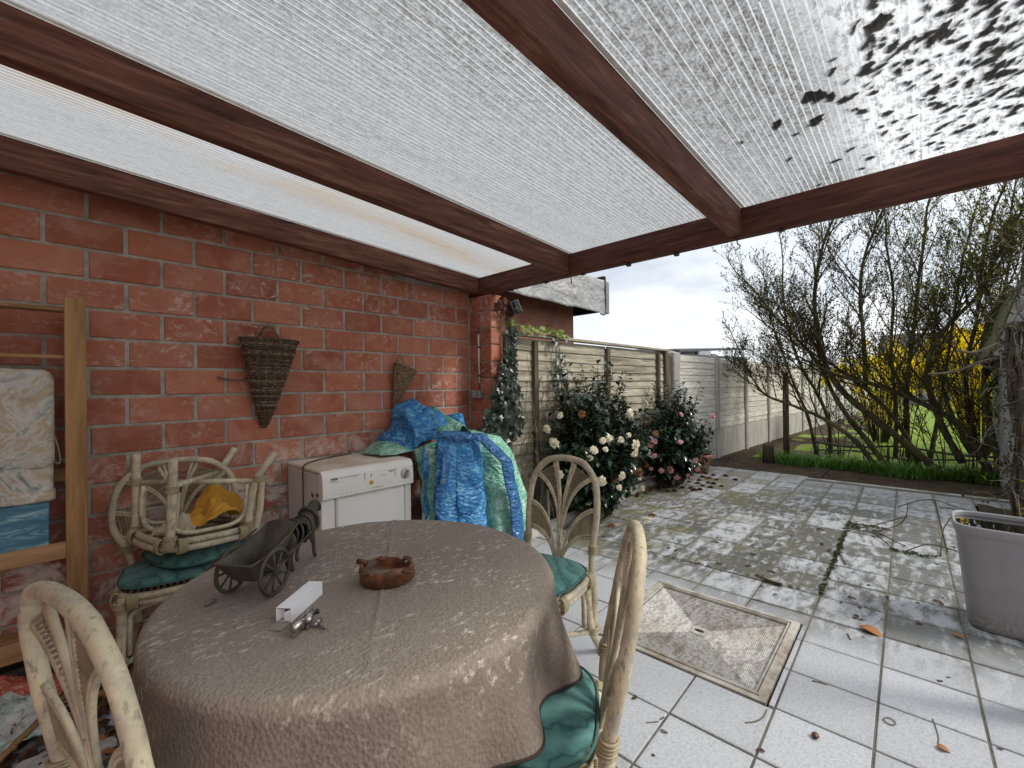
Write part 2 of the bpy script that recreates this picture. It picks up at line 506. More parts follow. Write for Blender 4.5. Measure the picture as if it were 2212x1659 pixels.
def sheet_bottom(g):
    v = g.pos(); X, Yc, Zc = g.xyz(v)
    # flutes run along X
    ph = g.m('FRACT', g.m('MULTIPLY', Yc, 1 / .0235))
    web = g.m('MULTIPLY', g.mr(g.m('ABSOLUTE', g.m('SUBTRACT', ph, .5)), .39, .44), 1.0)
    dark = g.mr(g.m('ABSOLUTE', g.m('SUBTRACT', ph, .32)), .12, .02)
    fi = g.m('FLOOR', g.m('MULTIPLY', Yc, 1 / .0235))
    fl = g.n('TexWhiteNoise', {1: fi}, noise_dimensions='1D').outputs[0]
    grain = g.noise(g.map(v, (1, 1.0, 0)), 75, 4, .75)
    grain2 = g.noise(g.map(v, (.6, 1.3, 0)), 30, 5, .72)
    big = g.noise(g.map(v, (.5, 1.2, 0)), 1.6, 4, .6, .3)
    toR = g.mr(Yc, -.9, -2.75)            # dirt grows towards the open side
    lowx = g.mr(X, 2.6, .2, .80, 1.0)
    amt = g.m('MULTIPLY', g.m('ADD', .30, g.m('MULTIPLY', toR, .80)), lowx)
    speck = g.m('MULTIPLY', g.m('ADD', g.mr(grain, .42, .58), g.mr(grain2, .40, .62)), .5)
    amt = g.m('MULTIPLY', amt, g.mr(big, .3, .65, .75, 1.2))
    col = g.mix(g.m('MULTIPLY', speck, amt), (.455, .46, .47), (.078, .072, .060))
    clear = g.m('MULTIPLY', g.mr(g.m('ADD', Yc, g.m('MULTIPLY', big, .5)), -2.45, -2.75), .92)   # rinsed strip by the moss
    col = g.mix(g.m('MULTIPLY', clear, g.mr(grain2, .40, .52)), col, (.92, .93, .94))
    beige = g.m('MULTIPLY', g.mr(g.m('ABSOLUTE', g.m('ADD', Yc, g.m('ADD', .80, g.m('MULTIPLY', X, -.15)))), .24, .0), g.mr(g.noise(g.map(v, (.6, 2, 0)), 2.2, 4), .40, .60))
    col = g.mix(g.m('MULTIPLY', beige, .8), col, (.40, .315, .225))
    col = g.mix(g.m('MULTIPLY', g.m('MULTIPLY', dark, g.m('ADD', .35, g.m('MULTIPLY', fl, .45))), g.mr(Yc, -2.0, -2.9, 1, .25)), col, (.19, .18, .17))
    col = g.mix(g.m('MULTIPLY', web, g.mr(fl, .1, 1, .0, .85)), col, (.80, .81, .82))
    blot = g.m('MULTIPLY', g.mr(g.vor(g.map(v, (1, 1, 0)), 26), .14, .06), g.mr(g.noise(g.map(v, (1, 1, 0)), 5, 3), .52, .6))
    col = g.mix(g.m('MULTIPLY', blot, g.m('ADD', .25, g.m('MULTIPLY', toR, .6))), col, (.07, .065, .06))
    tr = g.n('BsdfTranslucent', {'Color': col})
    tp = g.n('BsdfTransparent', {'Color': col})
    gl = g.n('BsdfDiffuse', {'Color': g.mix(.5, col, (.5, .5, .5))})
    s1 = g.n('MixShader', {0: .05, 1: tr.outputs[0], 2: tp.outputs[0]})
    s2 = g.n('MixShader', {0: .14, 1: s1.outputs[0], 2: gl.outputs[0]})
    return s2.outputs[0]
mat('sheet_underside', sheet_bottom)
def sheet_top(g):
    tp = g.n('BsdfTransparent', {'Color': (.97, .97, .97)})
    gl = g.n('BsdfGlossy', {'Color': (.8, .8, .8), 'Roughness': .25})
    return g.n('MixShader', {0: .05, 1: tp.outputs[0], 2: gl.outputs[0]}).outputs[0]
mat('sheet_topside', sheet_top)
def b_profile(g):
    n = g.noise(g.pos(), 12, 4)
    c = g.mix(n, (.92, .90, .86), (.70, .66, .60))
    t = g.n('BsdfTranslucent', {'Color': c}); d = g.n('BsdfDiffuse', {'Color': c})
    return g.n('MixShader', {0: .35, 1: t.outputs[0], 2: d.outputs[0]}).outputs[0]
mat('white_profile', b_profile)
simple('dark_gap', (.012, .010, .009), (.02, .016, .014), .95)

def b_concrete_plank(g):
    v = g.obj(); i = g.island()
    w = g.n('VectorMath', {0: v}, operation='ADD')
    g.put(w.inputs[1], g.n('CombineXYZ', {0: g.m('MULTIPLY', i, 13.0), 2: g.m('MULTIPLY', i, 5.0)}).outputs[0])
    q = w.outputs[0]
    gr = g.noise(g.map(q, (1.0, 1, 9)), 3.0, 6, .65, .8)
    kn = g.noise(g.map(q, (2.2, 1, 5)), 2.6, 5, .7, 1.6)
    col = g.ramp(gr, [(.35, (.50, .475, .42)), (.55, (.70, .675, .61)), (.72, (.75, .73, .67))])
    col = g.mix(g.mr(kn, .545, .63, 0, .55), col, (.235, .215, .185))
    col = g.hsv(col, val=g.mr(i, 0, 1, .88, 1.06))
    return {'Base Color': col, 'Roughness': .95, 'Specular IOR Level': .15, 'Normal': g.bump(g.m('ADD', gr, kn), .5, .008)}
mat('concrete_plank', b_concrete_plank)
simple('concrete_post', (.42, .41, .385), (.30, .29, .27), .95, 5, .4, 60, spec=.15)
simple('concrete_plinth', (.47, .455, .42), (.36, .345, .31), .95, 4, .3, 60, stretch=(2, 1, .6), spec=.15)
simple('kerb_concrete', (.50, .49, .46), (.20, .19, .15), .95, 6, .4, 70)
def b_soil(g):
    p = g.pos()
    n = g.noise(p, 6, 8, .68); n2 = g.noise(p, 45, 6, .7)
    c = g.ramp(n, [(.3, (.035, .026, .018)), (.55, (.085, .065, .045)), (.75, (.14, .11, .078))])
    c = g.mix(g.mr(n2, .5, .7, 0, .5), c, (.16, .125, .085))
    c = g.mix(g.mr(g.noise(p, 2.2, 5), .52, .66, 0, .4), c, (.10, .105, .035))
    return {'Base Color': c, 'Roughness': .97, 'Specular IOR Level': .1, 'Normal': g.bump(g.m('ADD', n, n2), .9, .02)}
mat('soil', b_soil)
def b_lawn(g):
    p = g.pos()
    n = g.noise(p, 1.1, 5, .6); n2 = g.noise(p, 30, 5, .7)
    c = g.ramp(n, [(.3, (.16, .24, .035)), (.6, (.23, .33, .055)), (.75, (.29, .36, .08))])
    c = g.mix(g.mr(n2, .4, .7, 0, .5), c, (.11, .18, .025))
    c = g.mix(g.mr(g.noise(p, .55, 6, .65), .50, .66, 0, .55), c, (.24, .235, .095))
    return {'Base Color': c, 'Roughness': .9, 'Specular IOR Level': .15, 'Normal': g.bump(n2, .8, .03)}
mat('lawn', b_lawn)

def leafmat(name, c1, c2, rough=.45, spec=.5, trans=.25, var=.3, hue=.02):
    def b(g):
        i = g.island()
        col = g.mix(g.noise(g.obj(), 1.7, 3), c1, c2)
        col = g.mix(g.mr(i, 0, 1), g.hsv(col, .5 - hue, 1, 1 - var), g.hsv(col, .5 + hue, 1, 1 + var))
        p = g.n('BsdfPrincipled', {'Base Color': col, 'Roughness': rough, 'Specular IOR Level': spec})
        t = g.n('BsdfTranslucent', {'Color': g.hsv(col, .5, 1.1, 1.3)})
        return g.n('MixShader', {0: trans, 1: p.outputs[0], 2: t.outputs[0]}).outputs[0]
    return mat(name, b)
leafmat('camellia_leaf', (.014, .030, .016), (.030, .052, .026), .22, .7, .06, .45)
leafmat('ivy_leaf', (.018, .034, .020), (.048, .070, .045), .32, .6, .10, .45)
leafmat('ivy_green', (.14, .19, .03), (.24, .27, .05), .5, .4, .25, .3)
leafmat('red_leaf', (.095, .032, .024), (.15, .06, .035), .6, .3, .1, .4)
leafmat('dead_leaf', (.055, .030, .018), (.12, .068, .038), .8, .2, .05, .5)
leafmat('orange_leaf', (.28, .10, .035), (.40, .17, .07), .7, .3, .05, .3)
leafmat('bud_dark', (.030, .028, .010), (.055, .055, .015), .6, .3, .15, .4)
leafmat('bud_green', (.15, .15, .015), (.24, .21, .025), .6, .3, .40, .4)
leafmat('forsythia_flower', (.85, .66, .020), (.92, .78, .05), .6, .3, .5, .12)
leafmat('grass_blade', (.075, .17, .025), (.15, .28, .05), .5, .4, .35, .4)
leafmat('dark_hedge', (.020, .035, .014), (.035, .055, .02), .7, .3, .1, .4)
leafmat('petal_white', (.74, .68, .50), (.80, .76, .64), .6, .3, .25, .12)
leafmat('petal_pink', (.58, .25, .28), (.70, .44, .46), .6, .3, .25, .25)
leafmat('petal_brown', (.22, .095, .042), (.36, .18, .085), .8, .2, .1, .4)
leafmat('petal_dark', (.050, .026, .018), (.10, .05, .032), .85, .2, .05, .45)
leafmat('dry_stem_leaf', (.20, .18, .07), (.30, .26, .10), .7, .3, .2, .3)
def b_bark(g):
    v = g.obj()
    n = g.noise(g.map(v, (1, 1, .3)), 25, 6, .7); n2 = g.noise(v, 3, 4)
    c = g.ramp(n, [(.3, (.022, .018, .011)), (.6, (.085, .070, .044)), (.8, (.17, .148, .10))])
    c = g.mix(g.mr(n2, .46, .62, 0, .65), c, (.125, .130, .038))
    return {'Base Color': c, 'Roughness': .95, 'Specular IOR Level': .15, 'Normal': g.bump(n, .8, .01)}
mat('bark', b_bark)
simple('twig', (.040, .032, .017), (.085, .072, .038), .95, 9, spec=.1)
simple('dry_stem', (.19, .165, .125), (.10, .085, .06), .9, 15, .3, 60)

def tarp(name, c1, c2, c3):  # c3 and the pale crease lines paint highlights into the colour
    def b(g):
        v = g.obj()
        n = g.noise(v, 9, 4, .6, .7)
        wv = g.n('VectorMath', {0: g.map(v, (1, 1, 1.9), (0, .25, 0))}, operation='ADD')
        g.put(wv.inputs[1], g.n('VectorMath', {0: g.n('TexNoise', {'Vector': v, 'Scale': 9, 'Detail': 2}).outputs[1], 'Scale': .09}, operation='SCALE').outputs[0])
        a = g.vor(wv.outputs[0], 26, 'F1', 0)
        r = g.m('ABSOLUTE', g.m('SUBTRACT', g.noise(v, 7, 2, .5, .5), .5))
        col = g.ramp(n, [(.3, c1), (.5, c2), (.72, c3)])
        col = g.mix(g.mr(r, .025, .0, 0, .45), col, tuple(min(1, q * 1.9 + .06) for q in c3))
        h = g.m('ADD', g.m('MULTIPLY', r, 1.2), g.m('MULTIPLY', a, .9))
        p = g.n('BsdfPrincipled', {'Base Color': col, 'Roughness': .36, 'Specular IOR Level': .55, 'Normal': g.bump(h, .75, .022)})
        t = g.n('BsdfTranslucent', {'Color': col})
        return g.n('MixShader', {0: .12, 1: p.outputs[0], 2: t.outputs[0]}).outputs[0]
    return mat(name, b)
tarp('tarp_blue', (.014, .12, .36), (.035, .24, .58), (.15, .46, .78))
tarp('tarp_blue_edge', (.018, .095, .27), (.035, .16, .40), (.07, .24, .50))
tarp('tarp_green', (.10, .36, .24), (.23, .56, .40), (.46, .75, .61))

simple('white_enamel', (.86, .84, .79), (.78, .76, .70), .35, 3, spec=.5, lo=.4, hi=.7)
simple('white_enamel_shaded', (.76, .74, .70), (.62, .60, .55), .4, 2.2, spec=.5, lo=.35, hi=.7)  # duller copy of the enamel, with the cabinet's shade put into the colour
simple('dusty_top', (.58, .48, .36), (.78, .72, .63), .85, 5, .1, 80)
simple('light_plastic', (.70, .69, .65), None, .4, 3)
simple('print_grey', (.13, .13, .14), None, .6)
simple('print_light', (.40, .40, .40), None, .6)
simple('knob_grey', (.28, .27, .23), (.20, .19, .165), .5)
simple('amber', (.62, .30, .02), (.75, .40, .04), .25)
simple('black_rubber', (.020, .019, .018), (.035, .033, .03), .6)
simple('brown_cable', (.055, .038, .028), (.08, .06, .045), .6)
simple('grey_metal', (.34, .345, .35), (.25, .25, .25), .35, 9, metal=.85)
simple('bright_metal', (.62, .60, .55), (.42, .40, .36), .25, 12, metal=1.0)
simple('black_metal', (.022, .022, .024), (.04, .04, .042), .45, 9)
simple('paper_white', (.88, .89, .91), (.84, .85, .87), .7, 4)
simple('paper_inside', (.30, .27, .23), None, .9)
simple('terracotta', (.33, .135, .075), (.42, .22, .145), .85, 8, .3, 60)
simple('planter_plastic', (.30, .302, .312), (.20, .20, .205), .5, 2.2, .15, 120, lo=.42, hi=.75)
simple('yellow_cloth', (.60, .31, .035), (.42, .20, .02), .9, 7, .3, 140)
simple('beige_cloth', (.48, .42, .31), (.36, .30, .21), .9, 7, .3, 140)
simple('bronze', (.050, .045, .034), (.125, .108, .082), .62, 14, .5, 80, metal=.25, spec=.35)
def b_ash(g):
    v = g.obj()
    n = g.noise(v, 26, 6, .65, .6); n2 = g.noise(v, 90, 3)
    c = g.ramp(n, [(.32, (.040, .013, .006)), (.5, (.105, .036, .014)), (.62, (.20, .078, .028)), (.75, (.07, .022, .010))])
    return {'Base Color': g.mix(g.mr(n2, .55, .75, 0, .3), c, (.35, .24, .16)), 'Roughness': .38, 'Normal': g.bump(n, .4, .004)}
mat('glazed_brown', b_ash)
simple('ash_dust', (.27, .235, .195), (.17, .14, .11), .95, 40, .5, 150)
def b_wicker(g):
    i = g.island()
    n = g.noise(g.obj(), 30, 4)
    c = g.ramp(g.m('ADD', g.m('MULTIPLY', g.noise(g.map(g.obj(), (1, 1, 2.2)), 55, 3, .6), .8), g.m('MULTIPLY', i, .2)), [(.30, (.045, .026, .015)), (.48, (.12, .075, .045)), (.60, (.28, .205, .14)), (.72, (.44, .35, .26))])
    return {'Base Color': g.mix(g.mr(n, .5, .75, 0, .4), c, (.045, .027, .016)), 'Roughness': .7, 'Specular IOR Level': .3}
mat('wicker', b_wicker)
def b_wicker2(g):
    i = g.island()
    n = g.noise(g.obj(), 30, 4)
    c = g.ramp(g.noise(g.map(g.obj(), (1, 1, 2.2)), 60, 3, .6), [(.33, (.11, .065, .035)), (.5, (.26, .175, .10)), (.66, (.48, .37, .24))])
    return {'Base Color': g.mix(g.mr(n, .45, .75, 0, .5), c, (.09, .055, .03)), 'Roughness': .7, 'Specular IOR Level': .3}
mat('wicker_light', b_wicker2)
def b_floral(g):
    v = g.obj()
    n = g.noise(v, 6, 5, .6, 1.2); n2 = g.noise(v, 17, 5, .65, .8)
    c = g.ramp(n, [(.30, (.24, .23, .22)), (.42, (.55, .53, .49)), (.50, (.46, .36, .23)), (.58, (.60, .58, .53)), (.68, (.20, .25, .20))])
    c = g.mix(g.mr(n2, .52, .62, 0, .65), c, (.66, .65, .62))
    c = g.mix(g.mr(n2, .40, .34, 0, .6), c, (.28, .26, .27))
    return {'Base Color': c, 'Roughness': .95, 'Specular IOR Level': .1, 'Normal': g.bump(g.noise(v, 200, 2), .3, .002)}
mat('floral_fabric', b_floral)
def b_foil(g):
    v = g.obj()
    n = g.noise(v, 2.2, 5, .6, .6); n2 = g.noise(v, 7, 4)
    c = g.ramp(n, [(.3, (.28, .285, .29)), (.7, (.42, .42, .415))])
    return {'Base Color': c, 'Roughness': .45, 'Normal': g.bump(g.m('ADD', g.m('MULTIPLY', n, 1.6), g.m('MULTIPLY', n2, .3)), .7, .12)}
mat('grey_membrane', b_foil)
simple('grey_cladding', (.28, .31, .36), (.36, .39, .44), .6, 2, stretch=(1, 1, 4))
simple('dark_steel', (.045, .05, .06), (.07, .075, .085), .5)
simple('white_board', (.33, .335, .33), (.20, .205, .19), .7, 3, stretch=(1, 1, 6))
simple('moss_green', (.06, .065, .022), (.10, .105, .04), .98, 30, .8, 120)
simple('tray_enamel', (.48, .46, .41), (.23, .185, .13), .6, 9, .3, 90, lo=.40, hi=.66)
def b_tray(g):
    p = g.pos()
    n = g.noise(g.map(p, (1, 3, 1), (0, 0, .6)), 8, 7, .7, .4); n2 = g.noise(p, 60, 5, .7); n3 = g.noise(p, 2.6, 4)
    c = g.ramp(n2, [(.35, (.22, .205, .175)), (.5, (.47, .46, .435)), (.65, (.60, .595, .575))])
    c = g.mix(g.mr(n, .48, .66, 0, .75), c, (.155, .125, .085))
    c = g.mix(g.mr(n3, .52, .70, 0, .40), c, (.24, .17, .11))
    return {'Base Color': c, 'Roughness': .75, 'Normal': g.bump(n2, .4, .003)}
mat('tray_basin', b_tray)
def b_planter(g):
    p = g.pos(); z = g.xyz(p)[2]
    n = g.noise(p, 3, 5, .6); n2 = g.noise(g.map(p, (1, 1, .35)), 22, 5, .7)
    c = g.mix(g.mr(n, .4, .7), (.30, .302, .312), (.235, .235, .24))
    c = g.mix(g.mr(n2, .56, .68, 0, .35), c, (.17, .165, .15))
    sp = g.m('MULTIPLY', g.mr(g.m('ADD', z, g.m('MULTIPLY', n2, .22)), .26, .10), g.mr(g.noise(p, 70, 4, .7), .42, .6))
    c = g.mix(g.m('MULTIPLY', sp, .7), c, (.09, .08, .055))
    return {'Base Color': c, 'Roughness': .5, 'Normal': g.bump(g.noise(p, 120, 3), .15, .003)}
mat('planter_shell', b_planter)
def b_water(g):
    return {'Base Color': (.010, .010, .008), 'Roughness': .02, 'Specular IOR Level': .5, 'IOR': 1.33, 'Coat Weight': .6, 'Coat Roughness': .01}
mat('water', b_water)
def b_clearplastic(g):
    v = g.obj()
    n = g.noise(v, 12, 5, .6, 1)
    c = g.ramp(n, [(.35, (.08, .22, .13)), (.5, (.62, .64, .62)), (.7, (.40, .42, .42))])
    return {'Base Color': c, 'Roughness': .25, 'Normal': g.bump(n, .6, .02)}
mat('printed_plastic', b_clearplastic)
simple('red_bag', (.42, .075, .04), (.60, .30, .22), .5, 60, lo=.5, hi=.6)
simple('grey_sheet', (.33, .325, .31), (.44, .43, .41), .5, 4)
simple('bamboo', (.36, .215, .085), (.22, .12, .05), .5, 12)
simple('glass_dark', (.03, .033, .036), None, .1)
simple('far_wall', (.20, .19, .17), (.28, .27, .25), .9, 1)
simple('far_roof', (.06, .05, .045), (.09, .08, .07), .9, 1)
def b_box(g):
    v = g.n('TexCoord').outputs['Object']; X, Yc, Zc = g.xyz(v)
    n = g.noise(g.map(v, (1, 1, 4)), 9, 5, .6, .8)
    c = g.ramp(n, [(.3, (.030, .10, .17)), (.5, (.055, .19, .27)), (.62, (.20, .37, .43)), (.75, (.55, .62, .62))])
    d1 = g.m('SQRT', g.m('ADD', g.m('POWER', g.m('MULTIPLY', g.m('SUBTRACT', X, -.14), 1.0), 2), g.m('POWER', g.m('MULTIPLY', g.m('SUBTRACT', Zc, .13), 2.3), 2)))
    c = g.mix(g.mr(d1, .062, .054, 0, .8), c, (.62, .60, .52))
    return {'Base Color': c, 'Roughness': .4}
mat('printed_carton', b_box)
# ------------------------------------------------------------------ ground
mb = MB()
mb.box((0, 0, -.5), (900, 900, .8))          # soil down to the horizon
struct(mb.build('ground', 'soil'))
mb = MB()
mb.grid(60, 40, lambda a, b: (8.35 + a * 42, -26 + b * 25.2 - .15 * max(0, 10 - a * 42) * 0, -.005 + .02 * nz((a * 42, b * 25, 0), .7)))
struct(mb.build('lawn', 'lawn'))
mb = MB()
mb.grid(30, 60, lambda a, b: (6.95 + a * 1.45, -6.5 + b * 7.0, -.022 + .016 * nz((a * 1.4, b * 7, 3), 3) + .006 * nz((a, b, 1), 40)))
struct(mb.build('garden_path', 'soil'))
mb = MB()
mb.grid(40, 14, lambda a, b: (7.2 + a * 22, -2.0 + b * 1.7 + .0 * a, .0 + .02 * nz((a * 22, b * 2, 5), 2)))
struct(mb.build('soil_border', 'soil'))
# far field beyond the lawn
mb = MB()
mb.grid(10, 10, lambda a, b: (50 + a * 300, -200 + b * 400, -.03))
struct(mb.build('far_field', 'lawn'))

# ------------------------------------------------------------------ patio tiles
TS = .31265
TA = R(1.303)
TO = Vector((2.842, -2.588, 0))
ER = Vector((-math.cos(TA), -math.sin(TA), 0))      # rows run towards the camera
EC = Vector((math.sin(TA), -math.cos(TA), 0))       # columns run to the right
TRAY = (.42, 3.05, -2.70, -.075)                    # r0 r1 c0 c1 in tile units
def tile_pt(r, c, z=0): return TO + ER * (r * TS) + EC * (c * TS) + Vector((0, 0, z))
mb = MB()
J = .0085 / TS
trng = random.Random(5)
def lay(r0, r1, c0, c1, dz, tilt):
    if r1 - r0 < .05 or c1 - c0 < .05: return
    ch = .0025
    zt = .0 + dz
    cen = tile_pt((r0 + r1) / 2, (c0 + c1) / 2, zt - .006)
    rot = Matrix.Rotation(TA, 3, 'Z') @ Matrix.Rotation(tilt[0], 3, 'X') @ Matrix.Rotation(tilt[1], 3, 'Y')
    mb.box(cen, ((r1 - r0) * TS, (c1 - c0) * TS, .012), rot, ch, 0)
for r in range(-14, 18):
    for c in range(-9, 9):
        cen = tile_pt(r + .5, c + .5)
        x, y = cen.x, cen.y
        ymax = .2 if x < 2.55 else -.36 - .02 * (x - 2.5) * 0
        if y > ymax: continue
        if x > 7.05 or x < -2.6: continue
        if y < -3.44 and 4.25 < x < 6.72: continue
        if y < -6: continue
        dz = trng.uniform(-.0012, .0012); tl = (trng.uniform(-.003, .003), trng.uniform(-.003, .003))
        j2 = J / 2
        if r == 0 and False: j2 *= 2
        r0, r1, c0, c1 = r + j2, r + 1 - j2, c + j2, c + 1 - j2
        if r == 0: r0 += .016
        if r == -1: r1 -= .010
        t = TRAY
        if r1 > t[0] and r0 < t[1] and c1 > t[2] and c0 < t[3]:
            lay(r0, min(r1, t[0]), c0, c1, dz, tl)
            lay(max(r0, t[1]), r1, c0, c1, dz, tl)
            a, b = max(r0, t[0]), min(r1, t[1])
            lay(a, b, c0, min(c1, t[2]), dz, tl)
            lay(a, b, max(c0, t[3]), c1, dz, tl)
        else:
            lay(r0, r1, c0, c1, dz, tl)
# grout bed with a hole for the tray
def gq(r0, r1, c0, c1):
    p = [tile_pt(r0, c0, -.0045), tile_pt(r1, c0, -.0045), tile_pt(r1, c1, -.0045), tile_pt(r0, c1, -.0045)]
    mb.prism(p, (0, 0, -.06), 1)
t = TRAY
gq(-13.45, t[0], -7.05, 2.72); gq(t[1], 17.5, -7.05, 9); gq(t[0], t[1], -7.05, t[2]); gq(t[0], t[1], t[3], 9)
gq(-13.45, -12.40, 2.72, 9); gq(-4.6, t[0], 2.72, 9)
struct(mb.build('patio_floor', ['tile', 'grout']))

# kerb at the far edge of the patio and round the bed
mb = MB()
a, b = Vector((7.02, -.55, 0)), Vector((7.09, -6.2, 0))
mb.box(((a + b) / 2) + Vector((.035, 0, -.02)), (.055, 5.6, .05), rz(R(.7)), .008)
tag(mb.build('kerb', 'kerb_concrete'), 'pale kerb strip edging the far side of the tiled patio', 'kerb')
mb = MB()
for k in range(13):
    x = 2.74 + k * .302
    mb.box((x + .15, -.545 + (x - 2.9) * .045 * .9, .035), (.296, .022, .105), rz(R(2.4)), .004)
tag(mb.build('kerb', 'kerb_concrete'), 'low white tile kerb along the bed under the timber fence', 'kerb')
mb = MB()
mb.grid(40, 8, lambda a, b: (2.7 + a * 4.4, -.53 + b * .5 + a * .18 * (1 - b), .045 + .02 * nz((a * 4, b, 0), 4)))
struct(mb.build('planting_bed', 'soil'))
mb = MB()
mb.grid(40, 24, lambda a, b: (4.33 + a * 2.42, -5.2 + b * 1.74, -.004 + .03 * nz((a * 3, b * 2, 9), 3)))
struct(mb.build('planting_bed', 'soil'))

# ------------------------------------------------------------------ garage wall of big red blocks
def roof_z(x): return 2.322 + .053 * (2.55 - x)
wall = thing('brick_wall', 'red garage wall of large brick blocks with white lime bloom, under the canopy', 'wall', (0, 0, 0))
mb = MB()
wr = random.Random(3)
Lb, Hb = .2995, .15
for k in range(-3, 16):
    zb = 2.201 - .15 * k
    off = 0 if k % 2 == 0 else .5
    for i in range(-10, 9):
        x0 = (i + off) * Lb; x1 = x0 + Lb
        x1c = min(x1, 2.546)
        if x0 > 2.5 or x0 < -2.4: continue
        if zb + .14 > roof_z(x0) - .03: continue
        if zb + .14 < 0: continue
        jt = .017
        cx = (x0 + x1c) / 2; w = x1c - x0 - jt
        if w < .03: continue
        dy = wr.uniform(-.0025, .0025)
        mb.box((cx + wr.uniform(-.0015, .0015), .045 + dy, zb + .075 + wr.uniform(-.001, .001)), (w, .09, .1375 - wr.uniform(0, .003)),
               Matrix.Rotation(wr.uniform(-.004, .004), 3, 'Y') @ Matrix.Rotation(wr.uniform(-.006, .006), 3, 'Z'), .0045, 0)
mb.build('blocks', 'brick', wall)
mb = MB()
mb.prism([(-2.5, .0055, -.1), (2.55, .0055, -.1), (2.55, .0055, roof_z(2.55) - .03), (-2.5, .0055, roof_z(-2.5) - .03)], (0, .14, 0))
mb.build('mortar', 'mortar', wall)
pil = thing('brick_pillar', 'red brick pillar at the end of the garage wall carrying the canopy beam', 'pillar', (2.62, -.15, 0))
mb = MB()
for k in range(0, 16):
    zb = 2.051 - .15 * k - .045
    if zb + .14 < 0: continue
    z = zb + .07
    if k % 2 == 0:
        parts = [(-.150, .285)]
    else:
        parts = [(-.222, .141), (-.075, .141)]
    for (yc, w) in parts:
        mb.box((2.612, yc - .004, z), (.136, w, .14), Matrix.Rotation(wr.uniform(-.008, .008), 3, 'Z'), .005, 0)
mb.build('blocks', 'brick', pil)
mb = MB()
mb.box((2.612, -.142, 1.02), (.122, .284, 2.22))
mb.box((2.5425, -.004, 1.06), (.02, .012, 2.14))
mb.build('mortar', 'mortar', pil)

# ------------------------------------------------------------------ canopy
can = thing('patio_canopy', 'lean-to canopy of red-brown timber rafters and grimy ribbed translucent sheets', 'canopy', (2.58, -1.8, 0))
BX0, BX1 = 2.55, 2.615
RAF = [(-.10, .062), (-1.112, .066), (-2.298, .066), (-3.50, .066)]
XB = -1.75
def slope_box(mb, y, w, z0off, z1off, x0=XB, x1=BX0, mi=0):
    p = []
    for x in (x0, x1):
        p.append((x, y - w / 2, roof_z(x) + z0off))
    poly = [(x0, y - w / 2, roof_z(x0) + z0off), (x1, y - w / 2, roof_z(x1) + z0off), (x1, y - w / 2, roof_z(x1) + z1off), (x0, y - w / 2, roof_z(x0) + z1off)]
    mb.prism(poly, (0, w, 0), mi)
for (y, w) in RAF:
    mb = MB(); slope_box(mb, y, w, -.158 if y < -.5 else -.148, -.003)
    o = mb.build('rafter', 'beam_wood', can, bevel=.004)
mb = MB()
mb.box((2.582, -1.85, 2.236), (.062, 3.75, .162))
mb.build('front_beam', 'cross_beam_wood', can, bevel=.004)
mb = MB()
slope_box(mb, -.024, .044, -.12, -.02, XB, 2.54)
mb.build('gap_shade_strip', 'dark_gap', can)  # near-black filler between wall and rafter, standing in for the shade there
mb = MB()
for sy in (-1.95, -3.1):
    pass
mb.box((2.582, -3.5, 1.078), (.09, .09, 2.156))
mb.build('corner_post', 'beam_wood', can, bevel=.004)
mb = MB()
slope_box(mb, -1.8, 3.5, -.17, -.01, XB - .08, XB)
mb.build('wall_plate', 'cross_beam_wood', can)
# white edge profiles where sheets meet the rafters
for (y, w) in RAF[:3]:
    mb = MB(); slope_box(mb, y - w / 2 - .008, .014, -.0025, .004, XB, 2.60)
    mb.build('edge_profile', 'white_profile', can)
# hooks and clips under the beam
for (y, l) in ((-.52, .012), (-.9, .012), (-1.25, .012), (-1.62, .02), (-1.95, .02), (-2.52, .012)):
    mb = MB(); mb.box((2.575, y, 2.151 - l / 2 + .002), (.03, .03, l), None, .004)
    mb.build('clip', 'black_metal', can)
mb = MB()
mb.tube([(2.545, -1.16, 2.19), (2.543, -1.162, 2.14), (2.548, -1.166, 2.11), (2.54, -1.17, 2.09)], .004, 6)
mb.build('hook', 'black_metal', can)
mb = MB()
mb.tube(arc_pts([(2.545, -2.31, 2.165), (2.545, -2.312, 2.12), (2.548, -2.325, 2.105), (2.545, -2.315, 2.09), (2.543, -2.30, 2.085)], 4), .0035, 6)
mb.build('hook', 'black_metal', can)
SH = [(-.07, -1.108), (-1.118, -2.296), (-2.304, -3.52)]
for k, (y0, y1) in enumerate(SH):
    mb = MB()
    zb, zt = .0, .002
    x0, x1 = XB - .05, 2.70
    P = lambda x, y, dz: (x, y, roof_z(x) + dz)
    N = 14
    for j in range(N):
        xa = x0 + (x1 - x0) * j / N; xb = x0 + (x1 - x0) * (j + 1) / N
        mb.add([P(xa, y0, zb), P(xb, y0, zb), P(xb, y1, zb), P(xa, y1, zb)], [(0, 1, 2, 3)], 0)
        mb.add([P(xa, y0, zt), P(xb, y0, zt), P(xb, y1, zt), P(xa, y1, zt)], [(3, 2, 1, 0)], 1)
    for ya in (y0, y1):
        mb.add([P(x0, ya, zb), P(x1, ya, zb), P(x1, ya, zt), P(x0, ya, zt)], [(0, 1, 2, 3)], 1)
    mb.add([P(x1, y0, zb), P(x1, y1, zb), P(x1, y1, zt), P(x1, y0, zt)], [(0, 1, 2, 3)], 1)
    o = mb.build('roof_sheet', ['sheet_underside', 'sheet_topside'], can)
    if k == 2: o['label'] = 'dirtiest sheet with dark moss clumps lying on it'
